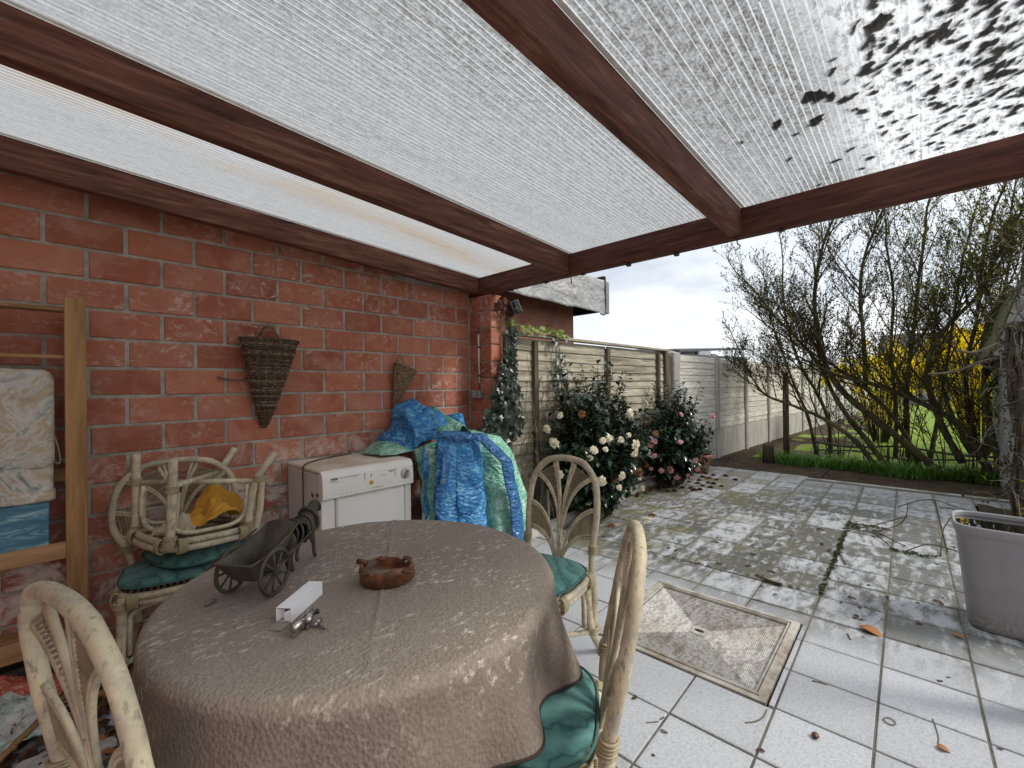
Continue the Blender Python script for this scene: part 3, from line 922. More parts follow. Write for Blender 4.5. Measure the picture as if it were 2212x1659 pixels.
# moss and wet leaves lying on the open-side sheet
mb = MB()
mr_ = random.Random(21)
def clump(x, y, rx, ry, a):
    n = 14
    zz = roof_z(x) + .0026
    pr = []
    ph = mr_.uniform(0, 6)
    vs = [(x, y, zz + .014)]
    for ring, (q, h) in enumerate(((.6, .012), (1.0, .0))):
        for i in range(n):
            t = 2 * PI * i / n
            w = 1 + .28 * math.sin(2 * t + ph) + .2 * math.sin(5 * t + 2 * ph) + .12 * mr_.uniform(-1, 1)
            dx, dy = rx * q * w * math.cos(t), ry * q * w * math.sin(t)
            vs.append((x + dx * math.cos(a) - dy * math.sin(a), y + dx * math.sin(a) + dy * math.cos(a), zz + h))
    fs = [(0, 1 + i, 1 + (i + 1) % n) for i in range(n)]
    fs += [(1 + i, 1 + n + i, 1 + n + (i + 1) % n, 1 + (i + 1) % n) for i in range(n)]
    mb.add(vs, fs, 0, True)
# measured spots of the big lone clumps
for (px, py, r) in ((1760, 203, .040), (1895, 47, .034), (1678, 265, .024), (1762, 257, .030), (1870, 150, .022), (1838, 205, .020), (1795, 205, .022), (1705, 340, .014), (1720, 285, .012), (1603, 303, .011), (1862, 360, .014), (1806, 343, .018), (1880, 337, .018), (1838, 318, .016), (1770, 395, .012)):
    p = at_z(px, py, 2.40)
    for _ in range(6): p = at_z(px, py, roof_z(p.x) + .01)
    clump(p.x, p.y, r * 1.25, r * .8, mr_.uniform(-.5, .5) + .6)
N = 0
while N < 320:
    px, py = mr_.uniform(1640, 2330), mr_.uniform(-60, 400)
    # a drift that fills the corner beyond a slanting front
    s = (px - 1790) * .62 + (py - 330) * -.05 - abs(py - 190) * .32
    if s < mr_.uniform(-30, 130) or px < 1700: continue
    p = at_z(px, py, 2.40)
    for _ in range(6): p = at_z(px, py, roof_z(p.x) + .01)
    if not (0.2 < p.x < 2.50 and -3.42 < p.y < -2.37): continue
    r = mr_.choice((.005, .007, .009, .012, .015, .019))
    clump(p.x, p.y, r * 1.35, r * .8, .6 + mr_.uniform(-.5, .5)); N += 1
struct(mb.build('roof_moss', 'moss_green'), 'dark moss and wet leaf clumps lying on the canopy sheet', 'stuff')['category'] = 'moss'

# back of the house that carries the high side of the canopy
hw = MB()
hw.box((XB - .25, -2.5, 1.6), (.3, 9, 3.2))
struct(hw.build('house_wall', 'brick'), 'red brick house wall behind the canopy')

# ------------------------------------------------------------------ timber fence
tf = thing('timber_fence', 'weathered grey timber fence of overlapping boards with a cap rail behind the camellias', 'fence', (4.25, -.3, 0))
mb = MB()
fr = random.Random(8)
X0, X1 = 2.69, 5.98
FY = -.30
def fy(x): return FY - (x - 2.69) * .012
nb = 17
for seg in ((2.69, 3.10), (3.10, 4.41), (4.41, 5.72), (5.72, 5.98)):
    for k in range(nb):
        z = .10 + k * .0985
        xa, xb = seg
        cx = (xa + xb) / 2
        mb.box((cx, fy(cx) + fr.uniform(-.003, .003), z + .05), (xb - xa - .006, .014, .112 + fr.uniform(-.004, .004)),
               Matrix.Rotation(R(-7), 3, 'X') @ Matrix.Rotation(fr.uniform(-.006, .006), 3, 'Y'), .002)
mb.build('boards', 'grey_fence_wood', tf)
for x in (3.10, 4.41, 5.72):
    mb = MB(); mb.box((x, fy(x) - .028, .90), (.058, .036, 1.72), None, .004)
    mb.build('batten', 'grey_post_wood', tf)
for x in (2.72, 5.95):
    mb = MB(); mb.box((x, fy(x) - .02, .92), (.075, .06, 1.80), None, .006)
    mb.build('post', 'grey_post_wood', tf)
mb = MB(); mb.box(((X0 + X1) / 2, fy(4.3) - .015, 1.812), (X1 - X0 + .04, .085, .03), rz(-.012), .004)
mb.build('cap_rail', 'grey_fence_wood', tf)

# ------------------------------------------------------------------ concrete fence
cf = thing('concrete_fence', 'pale concrete panel fence with slim posts running down the garden', 'fence', (14, -.6, 0))
def cy(x): return -.372 - (x - 7.96) * .048
px_ = [6.30] + [7.96 + 1.44 * k for k in range(0, 13)]
for k, x in enumerate(px_):
    mb = MB()
    w = .12 if k else .20
    h = 1.82 if k else 1.80
    mb.box((x, cy(x), h / 2), (w, w, h), rz(-.048), .012)
    c = Vector((x, cy(x), h))
    q = w / 2 * .86
    mb.add([c + Vector((-q, -q, -.004)), c + Vector((q, -q, -.004)), c + Vector((q, q, -.004)), c + Vector((-q, q, -.004)), c + Vector((0, 0, .035))], [(0, 1, 4), (1, 2, 4), (2, 3, 4), (3, 0, 4)])
    mb.build('post', 'concrete_post', cf)
cr = random.Random(4)
for k in range(len(px_) - 1):
    xa, xb = px_[k] + .06, px_[k + 1] - .06
    cx = (xa + xb) / 2
    mb = MB()
    for j in range(12):
        mb.box((cx, cy(cx) + cr.uniform(-.004, .004), .52 + j * .1045 + .052), (xb - xa, .045, .101), rz(-.048) @ Matrix.Rotation(R(-3.0), 3, 'X'), .006)
    mb.build('panel', 'concrete_plank', cf)
    mb = MB(); mb.box((cx, cy(cx), .26), (xb - xa, .05, .50), rz(-.048), .006)
    mb.build('plinth', 'concrete_plinth', cf)
# side of the corner bay that turns back to the timber fence
mb = MB(); mb.box((6.12, -.33, .88), (.22, .04, 1.72), rz(.05), .004)
mb.build('return_panel', 'grey_post_wood', cf)

# ------------------------------------------------------------------ neighbour's flat-roofed building
nb_ = thing('neighbour_building', 'small red brick outbuilding with a flat roof wrapped in crinkled grey membrane', 'building', (5, 2, 0))
mb = MB()
mb.box((4.33, 3.4, 1.36), (3.7, 4.0, 2.72))
mb.build('wall', 'small_brick', nb_)
mb = MB()
def fas(a, b):
    x = 1.2 + a * 5.35
    edge = .05 * nz((x, 0, 2), 2.5) + .025 * nz((x, 3, 2), 9)
    z = 3.16 - b * (.57 + edge * .35 + .06 * max(0, a - .55) + (.03 if a > .97 else 0))
    y = 1.0 - .03 * b + .022 * nz((x, z * 1.2, 1), 2.6) + .010 * nz((x, z, 7), 8) - .012 * abs(nz((x * .6, z * 1.5, 4), 3.0))
    return (x, y, z)
mb.grid(140, 16, fas)
mb.build('roof_membrane', 'grey_membrane', nb_, solid=.006)
mb = MB()
mb.box((3.86, 3.05, 2.78), (5.4, 4.0, .08))
mb.box((3.86, 3.05, 3.0), (5.34, 3.95, .30))
mb.box((6.60, 3.03, 2.93), (.07, 4.04, .62))
mb.build('flat_roof', 'dark_gap', nb_)
mb = MB(); mb.box((6.625, 1.02, 2.86), (.10, .10, .56), None, .004)
mb.build('edge_trim', 'grey_metal', nb_)

# far grey shed with a steel canopy
gs = thing('grey_shed', 'grey clad shed with a dark steel canopy frame beyond the concrete fence', 'shed', (16, 3, 0))
mb = MB()
mb.prism([(14.0, 3.8, 0), (20.0, 3.8, 0), (20.0, 3.8, 2.75), (14.0, 3.8, 2.55)], (0, 5, 0))
mb.build('wall', 'grey_cladding', gs)
mb = MB()
mb.prism([(12.2, 2.0, 2.24), (18.6, 2.0, 2.62), (18.6, 2.0, 2.69), (12.2, 2.0, 2.31)], (0, .1, 0))
mb.prism([(12.2, 2.0, 2.10), (18.6, 2.0, 2.24), (18.6, 2.0, 2.32), (12.2, 2.0, 2.18)], (0, .08, 0))
for x in (12.25, 13.6, 15.0, 16.4, 17.8):
    mb.box((x, 2.05, 1.1), (.09, .09, 2.4))
mb.build('steel_frame', 'dark_steel', gs)
mb = MB()
mb.prism([(12.2, 2.11, 2.30), (18.6, 2.11, 2.68), (18.6, 2.11, 2.72), (12.2, 2.11, 2.34)], (0, 1.7, 0))
mb.build('roof', 'grey_cladding', gs)

# dark outbuilding and low roofs at the end of the lawn
fh = thing('far_house', 'low dark-roofed house far beyond the lawn behind the yellow shrub', 'house', (46, -8, 0))
mb = MB(); mb.box((46, -9, 1.3), (7, 16, 2.6)); mb.build('wall', 'far_wall', fh)
mb = MB(); mb.prism([(42, -17.5, 2.6), (50, -17.5, 2.6), (46, -17.5, 5.0)], (0, 17, 0)); mb.build('roof', 'far_roof', fh)
fb = thing('far_shed', 'dark low shed at the far left end of the lawn', 'shed', (33, -3, 0))
mb = MB(); mb.box((33.5, -3.2, .6), (2.6, 2.4, 1.2)); mb.build('wall', 'far_wall', fb)
mb = MB(); mb.prism([(32, -4.6, 1.2), (35, -4.6, 1.2), (35, -4.6, 1.3), (32, -4.6, 1.5)], (0, 2.8, 0)); mb.build('roof', 'far_roof', fb)
# ------------------------------------------------------------------ rattan chair (faces +y)
HZ = .945
def hoopP(x, z, off=0.0):
    return Vector((x, -.205 - .20 * (z - .45) + off, z))
def rsq(t, a, b, e=3.2):
    c, s = math.cos(t), math.sin(t)
    return (a * math.copysign(abs(c) ** (2 / e), c), b * math.copysign(abs(s) ** (2 / e), s))
def make_chair(wide=1.0):
    def hoopP(x, z, off=0.0):
        q = max(0, min(1, (z - .44) / .20)); q = q * q * (3 - 2 * q)
        return Vector((x * (1 + (wide - 1) * q), -.205 - .20 * (z - .45) + off, z))
    t = thing('rattan_chair', 'x', 'chair')
    # back hoop, one bent pole with its ends bound to the rear legs
    half = [(.190, -.225, .13), (.187, -.228, .30), (.183, -.212, .42)]
    right = [Vector(p) for p in half] + [hoopP(.184, .52), hoopP(.194, .64), hoopP(.1935, .74), hoopP(.176, .84), hoopP(.118, .917), hoopP(.045, HZ - .003)]
    left = [Vector((-p.x, p.y, p.z)) for p in right][::-1]
    mb = MB()
    hp_ = arc_pts(right + left, 6)
    mb.tube(hp_, [.0166 * (1 + (.085 if i % 17 == 8 else (.03 if i % 17 in (7, 9) else 0)) + .02 * math.sin(i * .7)) for i in range(len(hp_))], 14)
    hoop_ = mb.build('back_hoop', 'rattan', t)
    # stem and four palm-leaf panels
    mb = MB()
    for dx in (-.009, .009):
        mb.tube(arc_pts([hoopP(dx * .9, .425), hoopP(dx * .7, .55), hoopP(dx, .66), hoopP(dx * 1.5, .76), hoopP(dx * 5.2, .928)], 5), .0075, 7)
    mb.tube([hoopP(0, .425, -.004), hoopP(0, .55, -.004), hoopP(0, .66, -.002)], .008, 7)
    mb.build('stem', 'rattan', t)
    def bez(pts, u):
        P = [Vector((p[0], p[1])) for p in pts]
        while len(P) > 1:
            P = [P[i].lerp(P[i + 1], u) for i in range(len(P) - 1)]
        return P[0]
    def panel(sx, upper, lower, u0):
        f = obj_panel = None
        mb = MB()
        for curve, offs in ((upper, (0, -.012) if upper[0][1] < .5 else (0, -.011)), (lower, (0, .013))):
            for o in offs:
                pts = []
                for k in range(11):
                    u = k / 10
                    q = bez(curve, u)
                    pts.append(hoopP(sx * q.x, q.y + o * min(1, u * 3)))
                mb.tube(pts, .0066, 7)
        f = mb.build('fan_panel', 'rattan', t)
        mb = MB()
        n = 17
        for k in range(n):
            u = u0 + (1 - u0) * (k + .5) / n
            a = bez(upper, u); b = bez(lower, max(.06, min(1, u * .97)))
            a = Vector((a.x, a.y - .010)); b = Vector((b.x, b.y + .010))
            mb.tube([hoopP(sx * a.x, a.y, -.001), hoopP(sx * b.x, b.y, -.001)], .0036, 5, cap=False)
        mb.build('cane_infill', 'rattan_slat', f)
    for sx in (-1, 1):
        panel(sx, [(.012, .66), (.014, .80), (.062, .918)], [(.008, .59), (.034, .80), (.163, .848)], .28)
        panel(sx, [(.014, .44), (.048, .68), (.188, .712)], [(.014, .425), (.055, .575), (.186, .572)], .34)
    # seat frame
    mb = MB()
    for z, a in ((.388, .200), (.418, .208)):
        mb.tube([Vector((*rsq(2 * PI * k / 48, a, a - .004), z)) for k in range(48)], .0152, 10, closed=True)
    frame_ = mb.build('seat_frame', 'rattan', t)
    mb = MB()
    for k in range(15):
        x = -.17 + .34 * k / 14
        w = .195 * (1 - abs(x / .21) ** 3.2) ** (1 / 3.2)
        mb.tube([(x, -w, .411), (x, w, .411)], .008, 6, cap=False)
    mb.build('seat_slats', 'rattan_slat', t)
    legs = []
    for sx in (-1, 1):
        mb = MB()
        mb.tube(arc_pts([(sx * .178, .176, .42), (sx * .182, .182, .25), (sx * .192, .196, .0)], 5), .0185, 12)
        legs.append((mb.build('leg', 'rattan', t), (sx * .186, .188, .14), (sx * .178, .177, .40)))
        mb = MB()
        mb.tube(arc_pts([(sx * .172, -.178, .42), (sx * .174, -.182, .27), (sx * .181, -.202, .14), (sx * .192, -.245, .06), (sx * .20, -.285, .0)], 5), .0185, 12)
        legs.append((mb.build('leg', 'rattan', t), (sx * .184, -.213, .135), (sx * .174, -.178, .40)))
    for lg, p, q in legs:
        rear = p[1] < 0
        mb = MB()
        for k in range(5):
            z = p[2] - .014 + .007 * k
            mb.tube([Vector((p[0] + (.024 if not rear else .027) * math.cos(a), p[1] - (0 if not rear else .007) + (.023 if not rear else .034) * math.sin(a), z)) for a in [2 * PI * i / 14 for i in range(14)]], .0042, 5, closed=True)
        mb.build('binding', 'binding', lg)
        mb = MB()
        for k in range(7):
            z = q[2] - .042 + .0075 * k
            mb.tube([Vector((q[0] + .0225 * math.cos(a) + (.006 if k > 2 else 0) * (1 if q[0] > 0 else -1), q[1] + .0225 * math.sin(a) + (.006 if k > 2 else 0) * (1 if q[1] > 0 else -1), z)) for a in [2 * PI * i / 14 for i in range(14)]], .0042, 5, closed=True)
        mb.build('binding', 'binding', lg)
    # wrapped rail corners and hoop wraps
    for sx in (-1, 1):
        for sy in (-1, 1):
            for ax in (0, 1):
                mb = MB()
                for k in range(5):
                    o = .035 + k * .0075
                    c = (sx * (.190 - o), sy * .198, .403) if ax == 0 else (sx * .202, sy * (.186 - o), .403)
                    ring = []
                    for i in range(12):
                        a = 2 * PI * i / 12
                        h = .033 * math.sin(a); w = .0185 * math.cos(a)
                        ring.append(Vector((c[0], c[1] + w, c[2] + h)) if ax == 0 else Vector((c[0] + w, c[1], c[2] + h)))
                    mb.tube(ring, .0040, 5, closed=True)
                mb.build('binding', 'binding', frame_)
        mb = MB()
        for k in range(5):
            c = hoopP(sx * .187, .505 + .0085 * k)
            mb.tube([c + Vector((.0205 * math.cos(a), .0205 * math.sin(a), 0)) for a in [2 * PI * i / 12 for i in range(12)]], .0042, 5, closed=True)
        mb.build('binding', 'binding', hoop_)
    # crossed stretchers and the bent braces under each rail
    mb = MB()
    mb.tube([(-.186, .188, .145), (.184, -.205, .145)], .0125, 9)
    mb.tube([(.186, .188, .128), (-.184, -.205, .128)], .0125, 9)
    mb.build('stretcher', 'rattan', t)
    def brace(a, b, inward):
        a = Vector(a); b = Vector(b)
        d = (b - a).normalized(); i = Vector(inward) * .024
        p = [a + i + d * .012 + Vector((0, 0, -.235)), a + i + d * .012 + Vector((0, 0, -.12)), a + i + d * .03 + Vector((0, 0, -.062)), a + i + d * .085 + Vector((0, 0, -.036)), (a + b) / 2 + i + Vector((0, 0, -.032)),
             b + i - d * .085 + Vector((0, 0, -.036)), b + i - d * .03 + Vector((0, 0, -.062)), b + i - d * .012 + Vector((0, 0, -.12)), b + i - d * .012 + Vector((0, 0, -.235))]
        mb = MB(); mb.tube(arc_pts(p, 4), .0108, 8)
        mb.build('brace', 'rattan', t)
    z = .395
    brace((-.18, .18, z), (.18, .18, z), (0, -1, 0))
    brace((-.176, -.186, z), (.176, -.186, z), (0, 1, 0))
    brace((-.18, -.18, z), (-.18, .18, z), (1, 0, 0))
    brace((.18, -.18, z), (.18, .18, z), (-1, 0, 0))
    return t
chair0 = make_chair()
SEAT = .433
def make_cushion():
    t = thing('seat_cushion', 'x', 'cushion')
    mb = MB()
    def f(a, b):
        th = a * 2 * PI
        # b: 0 bottom centre .. .5 rim .. 1 top centre
        if b < .5:
            q = b / .5; h = .004 + .020 * (q ** 6)
        else:
            q = (1 - b) / .5; h = .024 + .040 * (1 - q ** 2.6) ** .8
        x, y = rsq(th, .208 * q, .203 * q, 2.0 + 1.2 * q)
        w = .006 * nz((x, y, 3), 9) * (1 if b > .5 else .2)
        tuft = -.007 * math.exp(-((x * x + y * y) / .0009)) if b > .5 else 0
        return (x, y, h + w + tuft)
    mb.grid(56, 36, f, wrap=True)
    c = mb.build('pad', 'cushion_fabric', t)
    mb = MB()
    mb.tube([Vector((*rsq(2 * PI * k / 56, .209, .204, 3.2), .024)) for k in range(56)], .0045, 6, closed=True)
    mb.build('piping', 'cushion_piping', t)
    return t
cush0 = make_cushion()
CH = 'rattan dining chairs with palm-leaf backs'
CU = 'green quilted seat cushions'
def put(proto, first, label, loc, rot, group):
    o = proto if first else copy_tree(proto)
    o.location = loc; o.rotation_euler = rot
    o['label'] = label; o['group'] = group
    return o
put(chair0, True, 'rattan chair with its palm-leaf back turned to the viewer, between table and tiled terrace', (1.449, -1.732, 0), (0, 0, 1.742), CH)
put(chair0, False, 'rattan chair seen edge-on between table and shower tray, its green cushion under the cloth hem', (.770, -2.262, 0), (0, 0, .556), CH)
put(chair0, False, 'rattan chair nearest the pine rack, tucked under the tablecloth beside the leaf heap', (.128, -1.862, .012), (-.045, 0, -1.279), CH)
LC = (.292, -.362)
put(make_chair(1.36), True, 'upright rattan chair against the brick wall carrying another chair upside down', (LC[0], LC[1], 0), (0, 0, 2.94), CH)
put(chair0, False, 'rattan chair stacked upside down with its four legs in the air', (.400, -.325, 1.000), (PI - R(4.5), 0, R(-76)), CH)
put(cush0, True, 'green cushion on the palm-back chair beside the terrace', (1.435, -1.738, SEAT), (0, 0, 1.739), CU)
put(cush0, False, 'green cushion on the edge-on chair, half under the tablecloth hem', (.765, -2.254, SEAT), (0, 0, .556), CU)
put(cush0, False, 'green cushion on the chair nearest the pine rack', (.128, -1.846, SEAT + .012), (-.045, 0, -1.279), CU)
c_ = put(cush0, False, 'lower of two green cushions squeezed between the stacked chairs', (LC[0], LC[1] - .005, SEAT), (0, 0, 2.94), CU)
c_ = put(cush0, False, 'upper of two green cushions squeezed between the stacked chairs', (.39, -.335, SEAT + .052), (R(-1.5), R(2), R(-76)), CU)

# yellow cloth lying in the upturned chair
def crumple(name, c, sx, sy, h, m, label, cat, seed, rot=0, n=44):
    mb = MB()
    rr = rz(rot)
    def f(a, b):
        x, y = (a - .5) * 2, (b - .5) * 2
        r = math.hypot(x, y)
        n1 = nz((x * 1.3 + seed, y * 1.3, 0), 1.0); n2 = nz((x * 1.6, y * 3.2 + seed, 4), 1.5); n3 = nz((x, y, seed), 5)
        k = 1 + .18 * n1
        z = h * max(0, 1 - r * .72) ** .8 * (.75 + .9 * n1) + .30 * h * abs(n2) + .07 * h * n3
        p = rr @ Vector((x * sx * k, y * sy * k, 0))
        return Vector(c) + p + Vector((0, 0, max(.003, z)))
    mb.grid(n, n, f)
    return tag(mb.build(name, m, solid=.003), label, cat)
crumple('floor_cloth', (.46, -.335, .645), .145, .105, .150, 'yellow_cloth', 'crumpled yellow cloth lying among the legs of the upturned chair', 'cloth', 5.3, R(10))
crumple('floor_cloth', (.30, -.38, .63), .080, .085, .075, 'beige_cloth', 'beige rag beside the yellow cloth in the upturned chair', 'cloth', 9.1, R(60))

# ------------------------------------------------------------------ table and cloth
TC = Vector((.575, -1.79)); TR = .575
tb = thing('round_table', 'round dining table hidden under a brown tablecloth', 'table', (TC.x, TC.y, 0))
mb = MB(); mb.lathe([(0, .70), (TR - .04, .70), (TR - .02, .705), (TR - .012, .72), (TR - .02, .734), (0, .734)], 64, (TC.x, TC.y, 0))
mb.build('tabletop', 'pine_rail', tb)
for k in range(4):
    a = R(45 + 90 * k + 10)
    mb = MB(); mb.tube([(TC.x + .16 * math.cos(a), TC.y + .16 * math.sin(a), .70), (TC.x + .10 * math.cos(a), TC.y + .10 * math.sin(a), .40), (TC.x + .19 * math.cos(a), TC.y + .19 * math.sin(a), .0)], .02, 10)
    mb.build('leg', 'rattan', tb)
CA = R(55)
def cloth_len(th):
    return .806 + .012 * math.sin(2 * th + .5) + .008 * math.sin(5 * th)
def cloth_pt(th, s):
    L = cloth_len(th)
    f = .030
    d0 = TR
    p = th - CA
    if s <= d0 - f:
        r, z = s, .7415
    else:
        q = s - (d0 - f)
        arc = f * PI / 2
        if q < arc:
            a = q / f
            r, z = d0 - f + f * math.sin(a), .7415 - f + f * math.cos(a)
        else:
            d = q - arc
            z = .7415 - f - d
            k = min(1, d / .20) ** 1.2
            u = th + R(58.5)
            big = math.exp(-(math.atan2(math.sin(u + R(14)), math.cos(u + R(14))) / .55) ** 2)
            fold = (.5 + .5 * math.cos(13 * u)) ** 1.4 * (.022 + .050 * big) + .010 * math.sin(7 * th + 1.3) + .012 * nz((math.cos(th) * 2, math.sin(th) * 2, d * 2), 1.6)
            r = d0 + k * (fold + .006)
            if r < d0 - .02: r = d0 - .02
    x, y = TC.x + r * math.cos(th), TC.y + r * math.sin(th)
    if z > .70:
        z += .0022 * nz((x, y, 0), 5) + .0015 * nz((x, y, 2), 14)
        # pressed creases
        for (cx, cyy, dx, dyy) in ((.62, -1.79, .566, .824), (.52, -1.745, .824, -.566 * .2)):
            e = abs((x - cx) * dyy - (y - cyy) * dx) / math.hypot(dx, dyy)
            z += .0042 * math.exp(-(e / .0045) ** 2) * (1 if s < d0 else 0)
    return (x, y, z)
mb = MB()
NT, NR = 300, 110
def cf_(a, b):
    th = a * 2 * PI
    L = cloth_len(th)
    # denser rings past the table edge
    s = b / .62 * (TR - .035) if b < .62 else (TR - .035) + (L - TR + .035) * ((b - .62) / .38)
    return cloth_pt(th, s)
mb.grid(NT, NR, cf_, wrap=True)
tc = thing('tablecloth', 'brown tablecloth with pale worn blotches draped over the round table', 'tablecloth', (TC.x, TC.y, .74))
mb.build('cloth', 'tablecloth_fabric', tc, solid=.0025)
mb = MB()
mb.tube([cloth_pt(2 * PI * k / 300, cloth_len(2 * PI * k / 300)) for k in range(300)], .0052, 5, closed=True)
mb.build('hem', 'dark_binding', tc)
ZT = .7435

# horse and cart figurine ------------------------------------------------
hc = thing('horse_cart_figurine', 'dark bronze figurine of a horse pulling a two-wheeled tip cart', 'figurine', (.273, -1.66, ZT), math.atan2(.57, .82))
HB = basis(hc)
def hp(u, v, z): return HB @ Vector((u, v, z))
# tub
def tub_ring(t, grow=0):
    # t 0 bottom .. 1 rim : (u0,u1,half width back, half width front, z back, z front)
    ub = -.035 - .045 * t; uf = .062 + .060 * t
    wb = .030 + .026 * t; wf = .030 + .022 * t
    zb = .050 + .062 * t; zf = .062 + .100 * t
    return ub - grow, uf + grow, wb + grow, wf + grow, zb, zf
mb = MB()
def tub_loop(t, g, rise=0):
    ub, uf, wb, wf, zb, zf = tub_ring(t, g)
    pts = []
    for k in range(8): pts.append((ub, wb - 2 * wb * k / 8, zb))
    for k in range(10):
        q = k / 10; pts.append((ub + (uf - ub) * q, -(wb + (wf - wb) * q), zb + (zf - zb) * q ** 2.2 * (1)))
    for k in range(8):
        q = k / 8; pts.append((uf, -wf + 2 * wf * q, zf + t * .012 * math.sin(PI * q)))
    for k in range(10):
        q = 1 - k / 10; pts.append((ub + (uf - ub) * q, (wb + (wf - wb) * q), zb + (zf - zb) * q ** 2.2))
    return [hp(*p) for p in pts]
loops = [tub_loop(0, 0), tub_loop(.5, .001), tub_loop(1, .0), tub_loop(1, -.004), tub_loop(.5, -.005), tub_loop(.06, -.004)]
n = len(loops[0])
vs = [p for L_ in loops for p in L_]
fs = []
for j in range(len(loops) - 1):
    for i in range(n):
        fs.append((j * n + i, j * n + (i + 1) % n, (j + 1) * n + (i + 1) % n, (j + 1) * n + i))
fs.append(list(range(n))[::-1]); fs.append([(len(loops) - 1) * n + i for i in range(n)])
mb.add(vs, fs, 0, False)
mb.tube(tub_loop(1, .001), .0032, 6, closed=True)
mb.build('tub', 'bronze', hc)
mb = MB()   # side rail (ladder) on the far side
mb.tube([hp(-.085, .075, .098), hp(-.02, .088, .112), hp(.05, .085, .130), hp(.10, .070, .150)], .0035, 6)
mb.tube([hp(-.085, .075, .098), hp(-.03, .062, .110), hp(.10, .055, .150)], .0030, 6)
for u in (-.05, 0, .05): mb.tube([hp(u, .058, .11 + .25 * (u + .05)), hp(u, .085, .108 + .22 * (u + .05))], .003, 6)
mb.build('side_rail', 'bronze', hc)
def wheel(v):
    f = thing('wheel', '', '')
    for k in ('label', 'category'): del f[k]
    f.parent = hc; f.location = (0, v, .066)
    mb = MB()
    Rw = .060
    mb.tube([(Rw * math.cos(2 * PI * k / 36), 0, Rw * math.sin(2 * PI * k / 36)) for k in range(36)], .0055, 8, closed=True)
    mb.build('rim', 'bronze', f, world=False)
    mb = MB()
    for k in range(9):
        a = 2 * PI * k / 9 + .3
        mb.tube([(0, 0, 0), (Rw * math.cos(a), 0, Rw * math.sin(a))], .0034, 6)
    mb.build('spokes', 'bronze', f, world=False)
    mb = MB(); mb.tube([(0, -.014, 0), (0, -.006, 0), (0, .008, 0)], [.007, .011, .012], 10)
    mb.build('hub', 'bronze', f, world=False)
wheel(-.068); wheel(.068)
mb = MB(); mb.tube([hp(0, -.066, .066), hp(0, .066, .066)], .006, 8)
mb.box(hp(.0, 0, .055), (.05, .05, .02), HB.to_3x3())
mb.build('axle', 'bronze', hc)
mb = MB()
for s in (-1, 1):
    mb.tube(arc_pts([hp(.02, s * .055, .075), hp(.10, s * .050, .085), hp(.18, s * .040, .098), hp(.245, s * .034, .110)], 4), .0038, 7)
    mb.tube([hp(.055, s * .035, .075), hp(.115, s * .044, .088)], .0034, 6)
mb.build('shafts', 'bronze', hc)
# horse as one skinned body
bm = bmesh.new(); sk = bm.verts.layers.skin.verify()
J_ = {}
def jv(name, p, r):
    v = bm.verts.new(HB @ Vector(p)); v[sk].radius = (r, r); J_[name] = v
    return v
def je(a, b): bm.edges.new((J_[a], J_[b]))
jv('hip', (.165, 0, .120), .036)[sk].use_root = True
jv('croup', (.140, 0, .120), .031); jv('belly', (.205, 0, .112), .035); jv('chest', (.245, 0, .120), .034); jv('neck0', (.266, 0, .145), .027)
jv('neck1', (.284, 0, .170), .020); jv('poll', (.297, 0, .188), .0155); jv('face', (.314, 0, .168), .0125); jv('muzzle', (.321, 0, .147), .0092)
for a, b in (('croup', 'hip'), ('hip', 'belly'), ('belly', 'chest'), ('chest', 'neck0'), ('neck0', 'neck1'), ('neck1', 'poll'), ('poll', 'face'), ('face', 'muzzle')): je(a, b)
for s, tagn, du in ((-1, 'r', 0), (1, 'l', 1)):
    jv('st' + tagn, (.146, s * .018, .092), .016); jv('hk' + tagn, (.132 + .03 * du, s * .020, .048), .0072); jv('ht' + tagn, (.140 + .03 * du, s * .020, .018), .0058); jv('hh' + tagn, (.146 + .03 * du, s * .020, .003), .0080)
    je('croup', 'st' + tagn); je('st' + tagn, 'hk' + tagn); je('hk' + tagn, 'ht' + tagn); je('ht' + tagn, 'hh' + tagn)
    jv('sh' + tagn, (.250, s * .016, .090), .013); jv('kn' + tagn, (.260 - .035 * du, s * .018, .050), .0070); jv('ft' + tagn, (.262 - .045 * du, s * .018, .018), .0056); jv('fh' + tagn, (.270 - .045 * du, s * .018, .003), .0078)
    je('chest', 'sh' + tagn); je('sh' + tagn, 'kn' + tagn); je('kn' + tagn, 'ft' + tagn); je('ft' + tagn, 'fh' + tagn)
jv('tail0', (.118, 0, .118), .006); jv('tail1', (.106, 0, .085), .007); jv('tail2', (.108, 0, .055), .004)
je('croup', 'tail0'); je('tail0', 'tail1'); je('tail1', 'tail2')
me = bpy.data.meshes.new('horse')
inv = HB.inverted()
for v in bm.verts: v.co = inv @ v.co
bm.to_mesh(me); bm.free()
me.materials.append(MATS['bronze'])
ho = bpy.data.objects.new('horse', me); COL.objects.link(ho); ho.parent = hc
ho.modifiers.new('skin', 'SKIN').use_smooth_shade = True
sm_ = ho.modifiers.new('sub', 'SUBSURF'); sm_.levels = 2; sm_.render_levels = 2
mb = MB()
for s in (-1, 1):
    mb.leaf(hp(.294, s * .008, .196), HB.to_3x3() @ Vector((.1, s * .12, 1)), HB.to_3x3() @ Vector((1, 0, 0)), .024, .013)
mb.build('ears', 'bronze', hc)
mb = MB()
def belt(u, z, w, h, r, lean=0):
    mb.tube([hp(u + lean * math.sin(a), w * math.cos(a), z + h * math.sin(a)) for a in [2 * PI * i / 20 for i in range(20)]], r, 6, closed=True)
belt(.260, .136, .034, .041, .0065, -.012); belt(.225, .116, .0385, .042, .0036); belt(.208, .116, .038, .042, .0030); belt(.172, .120, .039, .041, .0036); belt(.150, .120, .036, .037, .0026)
